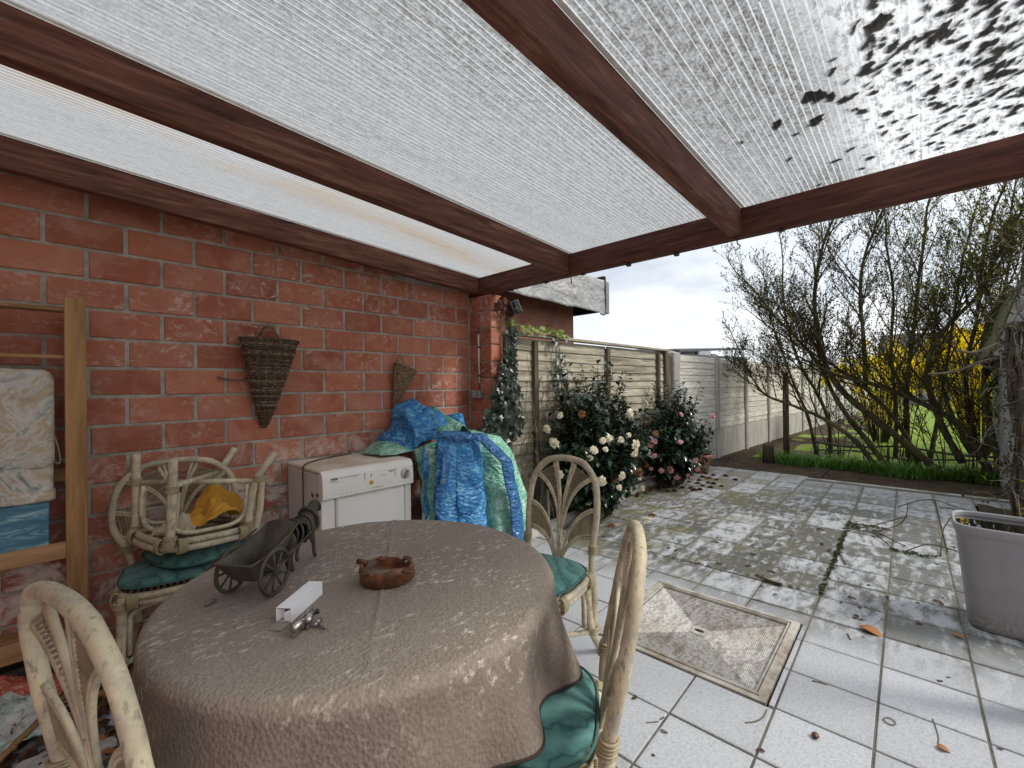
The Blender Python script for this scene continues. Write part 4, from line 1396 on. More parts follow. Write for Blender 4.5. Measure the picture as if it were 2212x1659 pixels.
mb.tube(arc_pts([hp(.292, .0, .186), hp(.276, 0, .178), hp(.262, 0, .165), hp(.25, 0, .158)], 3), .0055, 6)
mb.tube([hp(.308, .011, .165), hp(.316, .0, .168), hp(.308, -.011, .165)], .0022, 5)
mb.build('harness', 'bronze', hc)

# ashtray -----------------------------------------------------------------
AC = Vector((.566, -1.882, ZT))
ar = math.atan2(-.726, .688)
ay = thing('ashtray', 'brown glazed rough-rimmed ceramic ashtray on the tablecloth', 'ashtray', AC, ar)
mb = MB()
def awob(a, i):
    return 1 + .035 * math.sin(3 * a + .5) + .02 * math.sin(7 * a)
prof = [(.0, .002), (.070, .002), (.080, .012), (.083, .032), (.080, .052), (.074, .055), (.070, .050), (.068, .028), (.062, .017), (0, .016)]
o_ = len(mb.v)
mb.lathe(prof, 64, (0, 0, 0), 0, True, 1.0, .74, awob)
vv = []
for k, p in enumerate(mb.v):
    x, y, z = p
    a = math.atan2(y / .74, x)
    if z > .03:
        notch = sum(math.exp(-((math.atan2(math.sin(a - q), math.cos(a - q))) / w) ** 2) for q, w in ((2.75, .16), (.85, .18), (-2.0, .17), (.2, .10)))
        z = z - .014 * notch * (z - .03) / .025 + .003 * math.sin(5 * a) * (z - .03) / .025 + .004 * nz((x, y, z), 60)
    q = 1 + .03 * nz((x, y, z), 28)
    vv.append((x * q, y * q, z))
mb.v = vv
mb.build('bowl', 'glazed_brown', ay, world=False)
mb = MB(); mb.tube([(-.066, .022, .050), (-.094, .030, .052)], [.0085, .007], 8); mb.build('rim_twig', 'glazed_brown', ay, world=False, solid=.004)
mb = MB(); mb.leaf((.055, -.030, .048), (1, -.1, .05), (0, 0, 1), .040, .034, rich=True); mb.build('rim_twig', 'glazed_brown', ay, world=False, solid=.004)
mb = MB(); mb.leaf((.040, .040, .050), (.9, .6, .1), (0, 0, 1), .032, .030, rich=True); mb.build('rim_twig', 'glazed_brown', ay, world=False, solid=.004)
mb = MB(); mb.leaf((-.040, -.044, .050), (-.2, -.6, .1), (0, 0, 1), .030, .032, rich=True); mb.build('rim_twig', 'glazed_brown', ay, world=False, solid=.004)
mb = MB(); mb.leaf((-.020, .048, .050), (-.9, .2, .15), (0, 0, 1), .026, .022, rich=True); mb.build('rim_twig', 'glazed_brown', ay, world=False, solid=.004)
mb = MB(); mb.lathe([(.064, .020), (.040, .024), (0, .022)], 40, (0, 0, 0), 0, True, 1, .74)
mb.build('ash', 'ash_dust', ay, world=False)

# white cardboard box with an open end ---------------------------------------
a_ = Vector((.286, -1.908)); b_ = Vector((.407, -1.812))
dv = (b_ - a_).normalized(); ba = math.atan2(dv.y, dv.x)
bx = thing('cardboard_box', 'small white cardboard box lying open on the tablecloth', 'box', (a_.x, a_.y, ZT), ba)
L_, W_, H_ = .150, .040, .036
mb = MB()
for (c, s) in (((L_ / 2, W_ / 2, .0012), (L_, W_, .0014)), ((L_ / 2, W_ / 2, H_), (L_, W_, .0014)), ((L_ / 2, .0007, H_ / 2), (L_, .0014, H_)), ((L_ / 2, W_ - .0007, H_ / 2), (L_, .0014, H_)), ((L_, W_ / 2, H_ / 2), (.0014, W_, H_))):
    mb.box(c, s)
mb.build('body', 'paper_white', bx, world=False)
mb = MB()
mb.add([(0, 0, .002), (0, W_, .002), (-.038, W_ - .003, .001), (-.038, .003, .0015)], [(0, 1, 2, 3)])
mb.build('end_flap', 'paper_inside', bx, world=False, solid=.001)
for s in (0, 1):
    y = .0 if s == 0 else W_
    mb = MB(); mb.add([(0, y, .003), (0, y, H_ - .002), (.012 if s else -.004, y + (.016 if s == 0 else -.016), H_ - .008), (.012 if s else -.004, y + (.016 if s == 0 else -.016), .008)], [(0, 1, 2, 3)])
    mb.build('side_flap', 'paper_white', bx, world=False, solid=.001)
# lock cylinders and screws -----------------------------------------------------
def lock(p, ang, L, label, lift=0.0):
    t = thing('lock_cylinder', label, 'lock cylinder', (p[0], p[1], ZT + lift), ang)
    mb = MB(); mb.tube([(0, 0, .022), (L, 0, .022)], .0085, 16); mb.build('barrel', 'bright_metal', t, world=False)
    mb = MB(); mb.box((L / 2, 0, .0085), (L, .010, .017), None, .002); mb.build('keel', 'bright_metal', t, world=False)
    mb = MB(); mb.box((L * .5, 0, .020), (.008, .020, .024), None, .002); mb.build('cam', 'grey_metal', t, world=False)
    return t
lock((.262, -1.985), R(38), .062, 'metal lock cylinder lying nearest the box flap')
lock((.300, -1.975), R(62), .055, 'metal lock cylinder behind the first, beside the white box', .0)
def screw(p, ang, L, label, m):
    t = thing('screw', label, 'screw', (p[0], p[1], ZT + .006), ang)
    mb = MB(); mb.tube([(0, 0, 0), (L, 0, 0)], .0032, 8); mb.build('shank', m, t, world=False)
    mb = MB(); mb.tube([(L, 0, 0), (L + .004, 0, 0), (L + .006, 0, 0)], [.004, .0075, .007], 10); mb.build('head', m, t, world=False)
screw((.312, -1.925), R(20), .035, 'black screw sticking out past the lock cylinders', 'black_metal')
screw((.332, -2.008), R(110), .032, 'steel bolt lying in front of the lock cylinders', 'grey_metal')
mb = MB(); mb.tube([(.325, -1.965, ZT + .006), (.338, -1.958, ZT + .006)], .0058, 10)
tag(mb.build('nut', 'grey_metal'), 'short steel sleeve nut beside the bolt', 'nut')
# crumbs and a cone scale on the cloth
mb = MB(); mb.tube(arc_pts([(.156, -1.648, ZT + .004), (.172, -1.640, ZT + .007), (.186, -1.628, ZT + .006)], 4), [.003, .004, .006, .007, .007, .006, .006, .005, .003], 8)
tag(mb.build('catkin', 'dry_stem'), 'dry grey catkin on the tablecloth beside the cart', 'catkin')
mb = MB(); mb.box((.352, -1.775, ZT + .003), (.018, .006, .006), rz(.9), .002)
tag(mb.build('crumb', 'petal_white'), 'pale crumb between cart wheel and white box', 'crumb')

# ------------------------------------------------------------------ tumble dryer
DX0, DX1, DY0, DY1 = .940, 1.545, -.555, -.02
dr = thing('tumble_dryer', 'white front-loading tumble dryer with dusty top beside the brick wall', 'dryer', ((DX0 + DX1) / 2, -.29, 0))
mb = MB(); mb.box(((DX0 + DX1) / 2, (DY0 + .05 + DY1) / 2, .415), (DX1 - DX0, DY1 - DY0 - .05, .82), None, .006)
mb.build('cabinet', 'white_enamel_shaded', dr)
mb = MB(); mb.box(((DX0 + DX1) / 2, (DY0 + .03 + DY1) / 2, .838), (DX1 - DX0 + .006, DY1 - DY0 - .03, .026), None, .008)
mb.build('worktop', 'dusty_top', dr)
def fpan(x0, x1, z0, z1, y0, y1, mat_, name, ch=.008):
    mb = MB(); mb.box(((x0 + x1) / 2, (y0 + y1) / 2, (z0 + z1) / 2), (x1 - x0, abs(y1 - y0), z1 - z0), None, ch)
    return mb.build(name, mat_, dr)
# control panel: leaning, rounded front
mb = MB()
prof = [(-.500, .846), (-.530, .846), (-.546, .836), (-.556, .812), (-.562, .750), (-.564, .690), (-.558, .684), (-.500, .684)]
pl = [Vector((DX0 - .003, y, z)) for y, z in prof]
mb.prism(pl, (DX1 - DX0 + .006, 0, 0))
mb.build('control_panel', 'white_enamel', dr, bevel=.006, seg=3)
fpan(DX0 + .085, DX1 - .052, .06, .676, -.545, -.500, 'white_enamel', 'door', .010)
fpan(DX0, DX0 + .080, .06, .676, -.535, -.500, 'white_enamel', 'front_stile', .004)
fpan(DX1 - .046, DX1, .06, .676, -.535, -.500, 'white_enamel', 'front_stile', .004)
fpan(DX0 + .02, DX1 - .02, .01, .70, -.5045, -.494, 'dark_gap', 'seam', .001)
fpan(DX0 + .01, DX1 - .01, .0, .055, -.50, -.05, 'black_rubber', 'plinth', .004)
def py(z): return -.5565 - (.812 - z) * .058     # panel face
def onp(x, z, w, h, m, name, d=.0016, ch=0):
    mb = MB(); mb.box((x, py(z) - .0002, z), (w, d * 2, h), Matrix.Rotation(R(3.3), 3, 'X'), ch)
    return mb.build(name, m, dr)
for x in (DX0 + .258, DX0 + .470): onp(x, .752, .0022, .108, 'print_light', 'panel_joint')
# knob
kx, kz = DX0 + .545, .758
mb = MB(); mb.tube([(kx, py(kz) + .002, kz), (kx, py(kz) - .003, kz)], .036, 28); k_ = mb.build('dial', 'print_light', dr)
mb = MB(); mb.tube([(kx, py(kz) - .003, kz), (kx, py(kz) - .006, kz)], .0335, 28); mb.build('dial_face', 'light_plastic', k_)
mb = MB(); mb.box((kx, py(kz) - .014, kz), (.020, .020, .056), Matrix.Rotation(R(24), 3, 'Y'), .006); mb.build('grip', 'knob_grey', k_)
mb = MB(); mb.tube([(DX0 + .300, py(.742) + .002, .742), (DX0 + .300, py(.742) - .006, .742)], [.0145, .0125], 20); mb.build('button', 'amber', dr)
# printed marks: the maker's bar, setting scale and small icons
onp(DX0 + .068, .798, .040, .010, 'print_grey', 'maker_mark', .0012)
def text(s, x, z, h, m, name):
    c = bpy.data.curves.new(name, 'FONT'); c.body = s; c.size = h; c.extrude = .0003
    tmp = bpy.data.objects.new(name, c); COL.objects.link(tmp)
    dg = bpy.context.evaluated_depsgraph_get()
    me = bpy.data.meshes.new_from_object(tmp.evaluated_get(dg))
    bpy.data.objects.remove(tmp)
    me.materials.clear(); me.materials.append(MATS[m])
    M = Matrix.Translation((x, py(z) - .0012, z)) @ Matrix.Rotation(R(90 + 3.3), 4, 'X')
    me.transform(basis(dr).inverted() @ M)
    o = bpy.data.objects.new(name, me); COL.objects.link(o); o.parent = dr
    return o
text('ELECTRONIC SENSOR', DX0 + .098, .795, .0125, 'print_light', 'lettering')
mb = MB()
for (x, z, w, h) in ((.085, .776, .070, .0012), (.115, .742, .150, .0016), (.115, .742, .010, .010), (.062, .786, .05, .003)):
    mb.box((DX0 + x, py(z) - .0006, z), (w, .001, h))
for k in range(5): mb.box((DX0 + .062 + .026 * k, py(.722) - .0006, .722), (.009, .001, .009)); mb.box((DX0 + .062 + .026 * k, py(.708) - .0006, .708), (.005, .001, .004))
for (x, z) in ((.205, .755), (.195, .737), (.215, .737), (.236, .737), (.300, .778), (.300, .790), (.375, .772), (.375, .760), (.375, .744), (.395, .772), (.395, .760), (.395, .744), (.433, .765), (.433, .750)):
    mb.box((DX0 + x, py(z) - .0006, z), (.010, .001, .008))
for k in range(4): mb.box((DX0 + .428 + .009 * k, py(.792) - .0006, .792), (.006, .001, .010))
mb.box((DX0 + .345, py(.706) - .0006, .706), (.075, .001, .003))
mb.build('printed_icons', 'print_grey', dr)
mb = MB()
mb.tube(arc_pts([(1.36, -.06, .860), (1.20, -.10, .858), (1.08, -.15, .858), (.99, -.22, .857), (.945, -.28, .855), (.928, -.30, .83), (.925, -.31, .72), (.925, -.30, .4), (.93, -.2, .1), (.95, -.02, .08)], 8), .0045, 7)
tag(mb.build('power_cable', 'brown_cable'), 'brown power cable trailing over the dryer top and down its side', 'cable')

# ------------------------------------------------------------------ pine rack with folded bedding
sf = thing('pine_rack', 'pine wood rack holding folded flowered bedding against the brick wall', 'rack', (-.45, -.12, 0))
for x in (-.049, -1.0):
    mb = MB(); mb.box((x, -.205, .882), (.072, .022, 1.764), None, .003); mb.build('post', 'pine_post', sf)
    mb = MB()
    for k, z in enumerate((.32, .68, .98, 1.22, 1.45, 1.62)):
        mb.box((x - .004, -.105, z), (.05, .17, .04 if k % 2 else .06), None, .003)
    mb.box((x - .008, -.032, .86), (.050, .022, 1.72), None, .003)
    mb.build('side_frame', 'pine_post', sf)
for (z, h, nm) in ((1.712, .018, 3), (1.492, .018, 1), (.60, .022, 3), (.215, .03, 3)):
    for k in range(nm):
        y = -.178 + k * .055
        mb = MB(); mb.box((-.525, y, z + (.008 if k else 0)), (.93, .042, h), None, .003)
        mb.build('shelf_slat', 'pine_rail', sf)
mb = MB(); mb.box((-.525, -.200, .607), (.94, .020, .075), None, .003); mb.build('front_rail', 'pine_rail', sf)
mb = MB(); mb.box((-.525, -.200, .205), (.94, .020, .085), None, .003); mb.build('front_rail', 'pine_rail', sf)
mb = MB(); mb.box((-.525, -.038, .93), (.94, .018, .06), None, .003); mb.build('back_rail', 'pine_rail', sf)
mb = MB(); mb.box((-.525, -.12, .075), (.94, .12, .09), None, .004)
tag(mb.build('dark_box', 'black_rubber'), 'dark box lying under the lowest rail of the pine rack', 'box')
# folded flowered garden cushion
mb = MB()
def roll(z0, z1, x1, y0, bulge, seed):
    def f(a, b):
        t = a * 2 * PI
        c, s = rsq(t, 1, 1, 5)
        z = z0 + (z1 - z0) * (.5 + .5 * s * (1 - .0))
        x = -.90 + (x1 + .90) * b
        endk = min(1, (1 - b) * 14)
        endk = math.sqrt(max(0, 1 - (1 - endk) ** 2))
        y = y0 - bulge * .5 + c * bulge * .5 * (.55 + .45 * endk)
        zc = (z0 + z1) / 2
        z = zc + (z - zc) * (.82 + .18 * endk)
        w = .016 * nz((x * 2, z * 2, seed), 2.2) + .006 * nz((x, z, seed), 11)
        sag = .03 * math.sin((x + .9) * 5) * (1 if s < 0 else .2) * (.3 if seed > 2 else 1)
        return (x, y - abs(w) * (1 if c < 0 else 0) * 1.2, z + w * .4 + sag * .4)
    mb.grid(80, 60, f, wrap=True)
    # close the visible end
    L0 = 59 * 80
    base = len(mb.v) - 80 * 60
    mb.add([], [])
    mb.f.append([base + L0 + i for i in range(80)]); mb.mi.append(0); mb.sm.append(False)
roll(.985, 1.435, -.118, -.06, .17, 1.0)
roll(.86, 1.04, -.122, -.075, .13, 2.3)
roll(.838, .885, -.116, -.07, .145, 3.1)
tag(mb.build('garden_cushion', 'floral_fabric'), 'faded flowered garden cushion folded up in the pine rack', 'cushion')
mb = MB(); mb.tube(arc_pts([(-.125, -.16, 1.15), (-.108, -.165, 1.08), (-.100, -.165, 1.02), (-.106, -.16, 1.0), (-.12, -.16, 1.01)], 5), .0035, 6)
tag(mb.build('tie_cord', 'beige_cloth'), 'pale tie cord hanging from the flowered cushion', 'cord')
mb = MB(); mb.box((0, 0, .103), (.375, .15, .205), None, .004)
ct = mb.build('printed_carton', 'printed_carton'); ct.location = (-.325, -.125, .632)
tag(ct, 'blue and white printed carton on the low shelf under the flowered cushion', 'carton')

# ------------------------------------------------------------------ cone wicker baskets on the wall
def basket(name, label, tip, top, R0, depth, rows, ribs, m, hw, tilt, handles):
    t = thing(name, label, 'basket', top)
    tip = Vector(tip); top = Vector(top)
    def P(a, k, o=0):
        # half-flattened cone hanging against the wall (y=0)
        c = tip.lerp(top, k)
        r = R0 * k ** .85 + .006
        x = math.cos(a) * (r + o); yy = -abs(1) * (math.sin(a) * .5 + .5) * 2 * (depth * .5) * k ** .85
        y = -(math.sin(a) * (depth * .5 * k ** .85 + o) + depth * .5 * k ** .85 + .012)
        zz = tilt * x
        return Vector((c.x + x, y, c.z + zz))
    mb = MB()
    N = ribs * 4
    for j in range(rows):
        k = .03 + .965 * (j + .5) / rows
        pts = []
        for i in range(N):
            a = 2 * PI * i / N
            o = .0035 * math.cos(a * ribs / 2 * 2 + PI * (j % 2)) + .001 * math.sin(i * 7 + j)
            q = P(a, k, o); q.z += .0012 * math.sin(i * 1.7 + j * 2.3)
            pts.append(q)
        mb.tube(pts, .47 * (top - tip).length / rows * .92, 5, closed=True)
    mb.build('weave', m, t)
    mb = MB()
    for i in range(ribs):
        a = 2 * PI * i / ribs
        mb.tube([P(a, .0 + .02), P(a, .5), P(a, .99)], .0034, 5)
    mb.tube([P(2 * PI * i / N, 1.0, .003 + .002 * math.sin(i * 2)) + Vector((0, 0, .002 * math.sin(i * 3))) for i in range(N)], .0062, 6, closed=True)
    mb.tube([P(2 * PI * i / N, .985, .006) + Vector((0, 0, .003 * math.cos(i * 3))) for i in range(N)], .0048, 6, closed=True)
    mb.build('ribs', m, t)
    for (x0, x1, y, h, mm) in handles:
        mb = MB()
        c = P(0, 1)
        for ph in (0, PI):
            pts = []
            for i in range(25):
                u = i / 24
                a = PI * u
                x = (x0 + x1) / 2 - (x1 - x0) / 2 * math.cos(a)
                q = Vector((top.x + x, y + .003 * math.cos(u * 40 + ph), top.z + tilt * x - .01 + h * math.sin(a) + .003 * math.sin(u * 40 + ph)))
                pts.append(q)
            mb.tube(pts, .0058, 6)
        mb.build('handle', mm, t)
    return t
basket('wall_basket', 'large dark cone-shaped wicker basket hanging on the brick wall', (.802, -.02, 1.075), (.818, -.02, 1.640), .160, .165, 46, 14, 'wicker', .02, -.02,
       [(-.085, .040, -.125, .092, 'wicker_light'), (-.045, .065, -.045, .105, 'wicker')])
basket('wall_basket', 'small light cone-shaped wicker basket hanging askew on the brick wall', (1.738, -.012, 1.170), (1.822, -.012, 1.492), .090, .095, 34, 11, 'wicker_light', .01, -.36,
       [(-.075, -.010, -.05, .085, 'wicker_light')])
# cobwebby twig stuck in the joint by the big basket
mb = MB(); mb.tube(arc_pts([(.55, -.012, 1.408), (.60, -.02, 1.392), (.66, -.022, 1.388), (.72, -.018, 1.40)], 5), [.002] + [.006] * 14 + [.003], 6)
tag(mb.build('cobweb', 'dry_stem'), 'dusty grey cobweb strand beside the large wicker basket', 'cobweb')

# ------------------------------------------------------------------ tarpaulins over stored garden things
def tarp_patch(mb, fn, nu, nv, amp, mi=0, seed=0.0):
    def f(a, b):
        p = Vector(fn(a, b))
        n = Vector((nz(p + Vector((seed, 0, 0)), 7), nz(p + Vector((0, seed, 5)), 7), nz(p + Vector((3, 0, seed)), 7))) * amp
        n += Vector((nz(p + Vector((seed, 2, 0)), 15), nz(p + Vector((0, seed, 7)), 15), nz(p + Vector((4, 0, seed)), 15))) * amp * .22
        rdg = .5 - abs(nz(p + Vector((seed, seed, 1)), 6)) * 2
        n.y -= rdg * amp * .8
        return p + n
    mb.grid(nu, nv, f, mi)
def spl(pts, t):
    """piecewise cosine interpolation through (t, value) pairs"""
    for (t0, v0), (t1, v1) in zip(pts, pts[1:]):
        if t <= t1:
            q = max(0, min(1, (t - t0) / (t1 - t0)))
            q = q * q * (3 - 2 * q)
            return v0 + (v1 - v0) * q
    return pts[-1][1]
tg = thing('tarpaulin', 'green side of a crinkled tarpaulin draped over stored garden things by the pillar', 'tarpaulin', (2.1, -.4, 0))
mb = MB()
# big green lobe on the right
def lobe(a, b):
    th = R(-40) - a * R(215)
    z = spl([(0, .965), (.10, .935), (.22, .84), (.5, .55), (.8, .22), (1, .03)], b)
    rx = spl([(0, .02), (.10, .12), (.22, .19), (.5, .245), (.75, .265), (1, .255)], b)
    ry = spl([(0, .02), (.10, .15), (.22, .25), (.5, .33), (.75, .36), (1, .35)], b)
    k = 1 + .07 * math.sin(5 * th + 3 * b) * b + .05 * math.sin(9 * th) * b
    return (2.215 + .08 * b + rx * k * math.cos(th + .4), -.50 + ry * k * math.sin(th + .4), z)
tarp_patch(mb, lobe, 90, 80, .016, 0, 1.0)
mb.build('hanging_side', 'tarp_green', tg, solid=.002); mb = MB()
# green strip on the left, beside the dryer
def strip(a, b):
    x = 1.60 + a * .17 + .03 * math.sin(b * 5)
    z = .90 - b * .86
    return (x, -.50 - .10 * math.sin(PI * a) - .10 * b, z + .05 * math.sin(PI * a))
tarp_patch(mb, strip, 30, 70, .014, 0, 4.0)
mb.build('front_strip', 'tarp_green', tg, solid=.002); mb = MB()
# green wad lying on the dryer top
def wad(a, b):
    x = 1.40 + a * .34; y = -.05 - b * .36
    return (x, y, .868 + .105 * math.sin(PI * a ** .7) * math.sin(PI * b ** .8) * (.4 + .8 * a))
tarp_patch(mb, wad, 40, 40, .022, 0, 7.0)
mb.build('bunched_end', 'tarp_green', tg, solid=.002); mb = MB()
def crown(a, b):
    x = 1.86 + a * .30; y = -.12 - b * .40
    return (x, y, .96 + .20 * math.sin(PI * min(1, a * 1.0)) * (1 - b * .75) + .02 * math.sin(a * 14))
tarp_patch(mb, crown, 50, 40, .020, 0, 9.0)
mb.build('top_fold', 'tarp_green', tg, solid=.002)
tb_ = thing('tarpaulin', 'blue tarpaulin with eyelets hanging in folds in front of the green one', 'tarpaulin', (1.85, -.5, 0))
mb = MB()
# blue front panel hanging between two flaps
def front(a, b):
    x = spl([(0, 1.66), (.3, 1.79), (.7, 1.98), (1, 2.10)], a)
    z = .965 - b * .94
    w = spl([(0, .75), (.18, 1.02), (.45, 1.16), (.6, 1.06), (.80, .66), (1, .52)], b)
    xc = spl([(0, 1.90), (.5, 1.885), (1, 1.845)], b)
    x = xc + (x - 1.885) * w
    y = -.66 - .13 * math.sin(PI * a) - .05 * b + .05 * (1 - b) - .04 * math.cos(a * PI * 3) * (.4 + b * .5)
    if b < .12: z += .02; y += .12 * (1 - b / .12) ** 2
    return (x, y, z)
tarp_patch(mb, front, 90, 100, .013, 0, 2.0)
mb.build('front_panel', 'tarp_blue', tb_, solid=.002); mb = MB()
def inner(a, b):
    return (1.62 + a * .22, -.58 - .03 * a + .02 * math.sin(b * 6), .94 - b * .92)
tarp_patch(mb, inner, 30, 60, .016, 0, 12.0)
mb.build('inner_fold', 'tarp_blue', tb_, solid=.002)
mb = MB()
def hood(a, b):
    # pointed hood against the wall
    x = spl([(0, 1.56), (.25, 1.69), (.55, 1.86), (.8, 2.03), (1, 2.17)], a)
    top = spl([(0, .93), (.12, 1.00), (.35, 1.20), (.52, 1.245), (.66, 1.19), (.82, 1.13), (1, .99)], a)
    bot = spl([(0, .865), (.2, .87), (.45, .93), (.6, 1.04), (.8, 1.0), (1, .93)], a)
    return (x + .05 * b * (a - .5), -.07 - .34 * math.sin(b * PI / 2) * (.6 + .4 * math.sin(PI * a)), top + (bot - top) * b ** 1.5)
tarp_patch(mb, hood, 70, 40, .018, 0, 5.0)
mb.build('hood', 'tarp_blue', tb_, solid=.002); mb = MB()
def ear(a, b):
    x = 2.02 + .20 * a; z = 1.10 - .17 * b - .05 * a + .04 * math.sin(PI * a)
    return (x, -.26 - .12 * math.sin(PI * a) - .05 * b, z)
tarp_patch(mb, ear, 30, 24, .014, 0, 8.0)
mb.build('hood_flap', 'tarp_blue', tb_, solid=.002)
# hemmed edges with eyelets
mb = MB()
def hemA(a, b):    # right-hand edge band
    z = spl([(0, 1.00), (.15, .975), (.4, .80), (.7, .45), (1, .04)], b)
    x = spl([(0, 1.72), (.08, 1.84), (.18, 1.98), (.4, 2.105), (.7, 2.20), (1, 2.25)], b) + (a - .5) * spl([(0, .03), (.1, .085), (.3, .105), (1, .13)], b)
    y = -.60 - .29 * math.sin(min(1, b * 2.2) * PI / 2) - .02 * math.sin(PI * a)
    return (x, y, z + (.5 - a) * -.05 * (1 - b) * (1 if b < .2 else .3))
tarp_patch(mb, hemA, 10, 90, .006, 0, 3.0)
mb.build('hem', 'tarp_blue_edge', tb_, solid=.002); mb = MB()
def hemB(a, b):    # left-hand edge band
    z = spl([(0, .93), (.3, .68), (.6, .45), (1, .03)], b)
    x = spl([(0, 1.715), (.35, 1.665), (.6, 1.675), (1, 1.615)], b) + (a - .5) * spl([(0, .05), (.5, .085), (1, .15)], b)
    return (x, -.70 - .03 * math.sin(b * 7), z)
tarp_patch(mb, hemB, 10, 80, .006, 0, 6.0)
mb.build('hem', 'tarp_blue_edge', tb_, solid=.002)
for (x, y, z) in ((2.00, -.765, .975), (1.672, -.722, .70), (1.76, -.31, 1.04), (1.585, -.30, .925)):
    mb = MB(); mb.tube([Vector((x, y, z)) + Vector((.011 * math.cos(a), -.008, .011 * math.sin(a))) for a in [2 * PI * i / 14 for i in range(14)]], .0035, 6, closed=True)
    mb.build('eyelet', 'bright_metal', tb_)
# wire rack seen in the gap under the tarps
rk = thing('wire_rack', 'dark wire rack half hidden under the blue and green tarpaulins', 'rack', (2.05, -.5, 0))
mb = MB()
for x in (1.93, 2.02, 2.11):
    mb.tube([(x, -.55, .02), (x, -.55, .62)], .006, 6)
for k in range(7): mb.tube([(1.90, -.55, .06 + .09 * k), (2.16, -.55, .06 + .09 * k)], .004, 6)
for k in range(7): mb.tube([(1.90, -.38, .06 + .09 * k), (2.16, -.38, .06 + .09 * k)], .004, 6)
mb.build('wires', 'grey_metal', rk)
mb = MB(); mb.box((2.165, -.60, .33), (.028, .018, .66), None, .003); mb.build('upright', 'grey_metal', rk)
mb = MB(); mb.box((2.02, -.30, .33), (.30, .30, .62), None, .02)
mb.build('dark_crate', 'black_rubber', rk)

# ------------------------------------------------------------------ fittings on the pillar
cn = thing('cable_conduit', 'white plastic conduit running down the brick pillar to a socket', 'conduit', (2.54, -.146, 1.3))
mb = MB(); mb.tube([(2.531, -.146, 1.80), (2.531, -.148, 1.36)], .0085, 10); mb.build('pipe', 'light_plastic', cn)
mb = MB(); mb.tube(arc_pts([(2.530, -.150, 1.86), (2.528, -.146, 1.82), (2.53, -.146, 1.79)], 4), .005, 6); mb.tube([(2.531, -.148, 1.37), (2.531, -.148, 1.28)], .005, 6)
mb.build('cable', 'brown_cable', cn)
for z in (1.685, 1.425):
    mb = MB(); mb.box((2.529, -.147, z), (.026, .032, .012), None, .003); mb.build('clip', 'black_metal', cn)
so = thing('outdoor_socket', 'grey outdoor socket box with a lidded cover on the brick pillar', 'socket', (2.52, -.12, 1.255))
mb = MB(); mb.box((2.516, -.125, 1.258), (.05, .125, .072), None, .006); mb.build('box', 'planter_plastic', so)
mb = MB(); mb.box((2.486, -.115, 1.258), (.012, .058, .060), None, .005); mb.build('lid', 'grey_cladding', so)
mb = MB()
for k in range(4): mb.box((2.4795, -.098 , 1.24 + k * .012), (.002, .018, .004))
mb.build('vents', 'black_rubber', so)
fl = thing('floodlight', 'black square floodlight tilted on the end of the brick pillar', 'floodlight', (2.74, -.36, 2.03))
rt = Matrix.Rotation(R(62), 3, 'Z') @ Matrix.Rotation(R(-22), 3, 'X')
fc = Vector((2.745, -.40, 2.035))
mb = MB(); mb.box(fc, (.13, .05, .12), rt, .010)
for k in range(5): mb.box(fc + rt @ Vector((-.05 + .025 * k, .034, 0)), (.006, .03, .10), rt, .001)
mb.build('housing', 'black_metal', fl)
mb = MB(); mb.box(fc + rt @ Vector((0, -.027, 0)), (.128, .008, .118), rt, .003); mb.build('bezel', 'planter_plastic', fl)
mb = MB(); mb.box(fc + rt @ Vector((0, -.0318, 0)), (.108, .002, .098), rt); mb.build('glass', 'glass_dark', fl)
mb = MB(); mb.tube([fc + rt @ Vector((-.07, 0, 0)), fc + rt @ Vector((-.07, .06, -.04)), (2.69, -.30, 2.0)], .006, 6); mb.tube([(2.68, -.29, 2.0), (2.70, -.33, 2.0)], .015, 8)
mb.build('bracket', 'black_metal', fl)

# ------------------------------------------------------------------ shower tray let into the floor
tr = thing('shower_tray', 'dirty square shower tray with ribbed sloping floor let into the tiles', 'shower tray', tile_pt(1.73, -1.4))
r0, r1, c0, c1 = TRAY
r0 += .03; r1 -= .03; c0 += .03; c1 -= .03
def sq(k, z, cr=1.72, cc=-1.40):
    return [tile_pt(cr + (a - cr) * k, cc + (b - cc) * k, z) for a, b in ((r0, c0), (r1, c0), (r1, c1), (r0, c1))]
mb = MB()
def ringpair(A, B, m=0):
    mb.add(A + B, [(i, (i + 1) % 4, 4 + (i + 1) % 4, 4 + i) for i in range(4)], m)
rings = [(1.0, -.02), (1.0, .006), (.985, .007), (.93, .006), (.928, .012), (.912, .012), (.908, .001), (.895, .001), (.893, .009), (.876, .009), (.872, -.004)]
for (ka, za), (kb, zb) in zip(rings, rings[1:]): ringpair(sq(ka, za), sq(kb, zb))
mb.build('rim', 'tray_enamel', tr)
mb = MB()
n = 36
for k in range(n):
    ka = .872 - (.872 - .10) * k / n; kb = .872 - (.872 - .10) * (k + 1) / n; km = (ka + kb) / 2
    z = lambda q: -.006 - .018 * (1 - q)
    ringpair(sq(ka, z(ka)), sq(km, z(km) + .0038)); ringpair(sq(km, z(km) + .0038), sq(kb, z(kb)))
A = sq(.10, -.0222); mb.add(A, [(0, 1, 2, 3)])
mb.build('ribbed_floor', 'tray_basin', tr)
dc = tile_pt(1.72, -1.40, -.019)
mb = MB(); mb.box(dc, (.080, .080, .006), rz(TA), .002); dcv = mb.build('drain_cover', 'tray_enamel', tr)
mb = MB(); mb.lathe([(.026, .0), (.018, .0005), (0, .0006)], 24, dc + Vector((0, 0, .0032)), 0, True, .55, 1.0); mb.build('drain_hole', 'dark_gap', dcv)

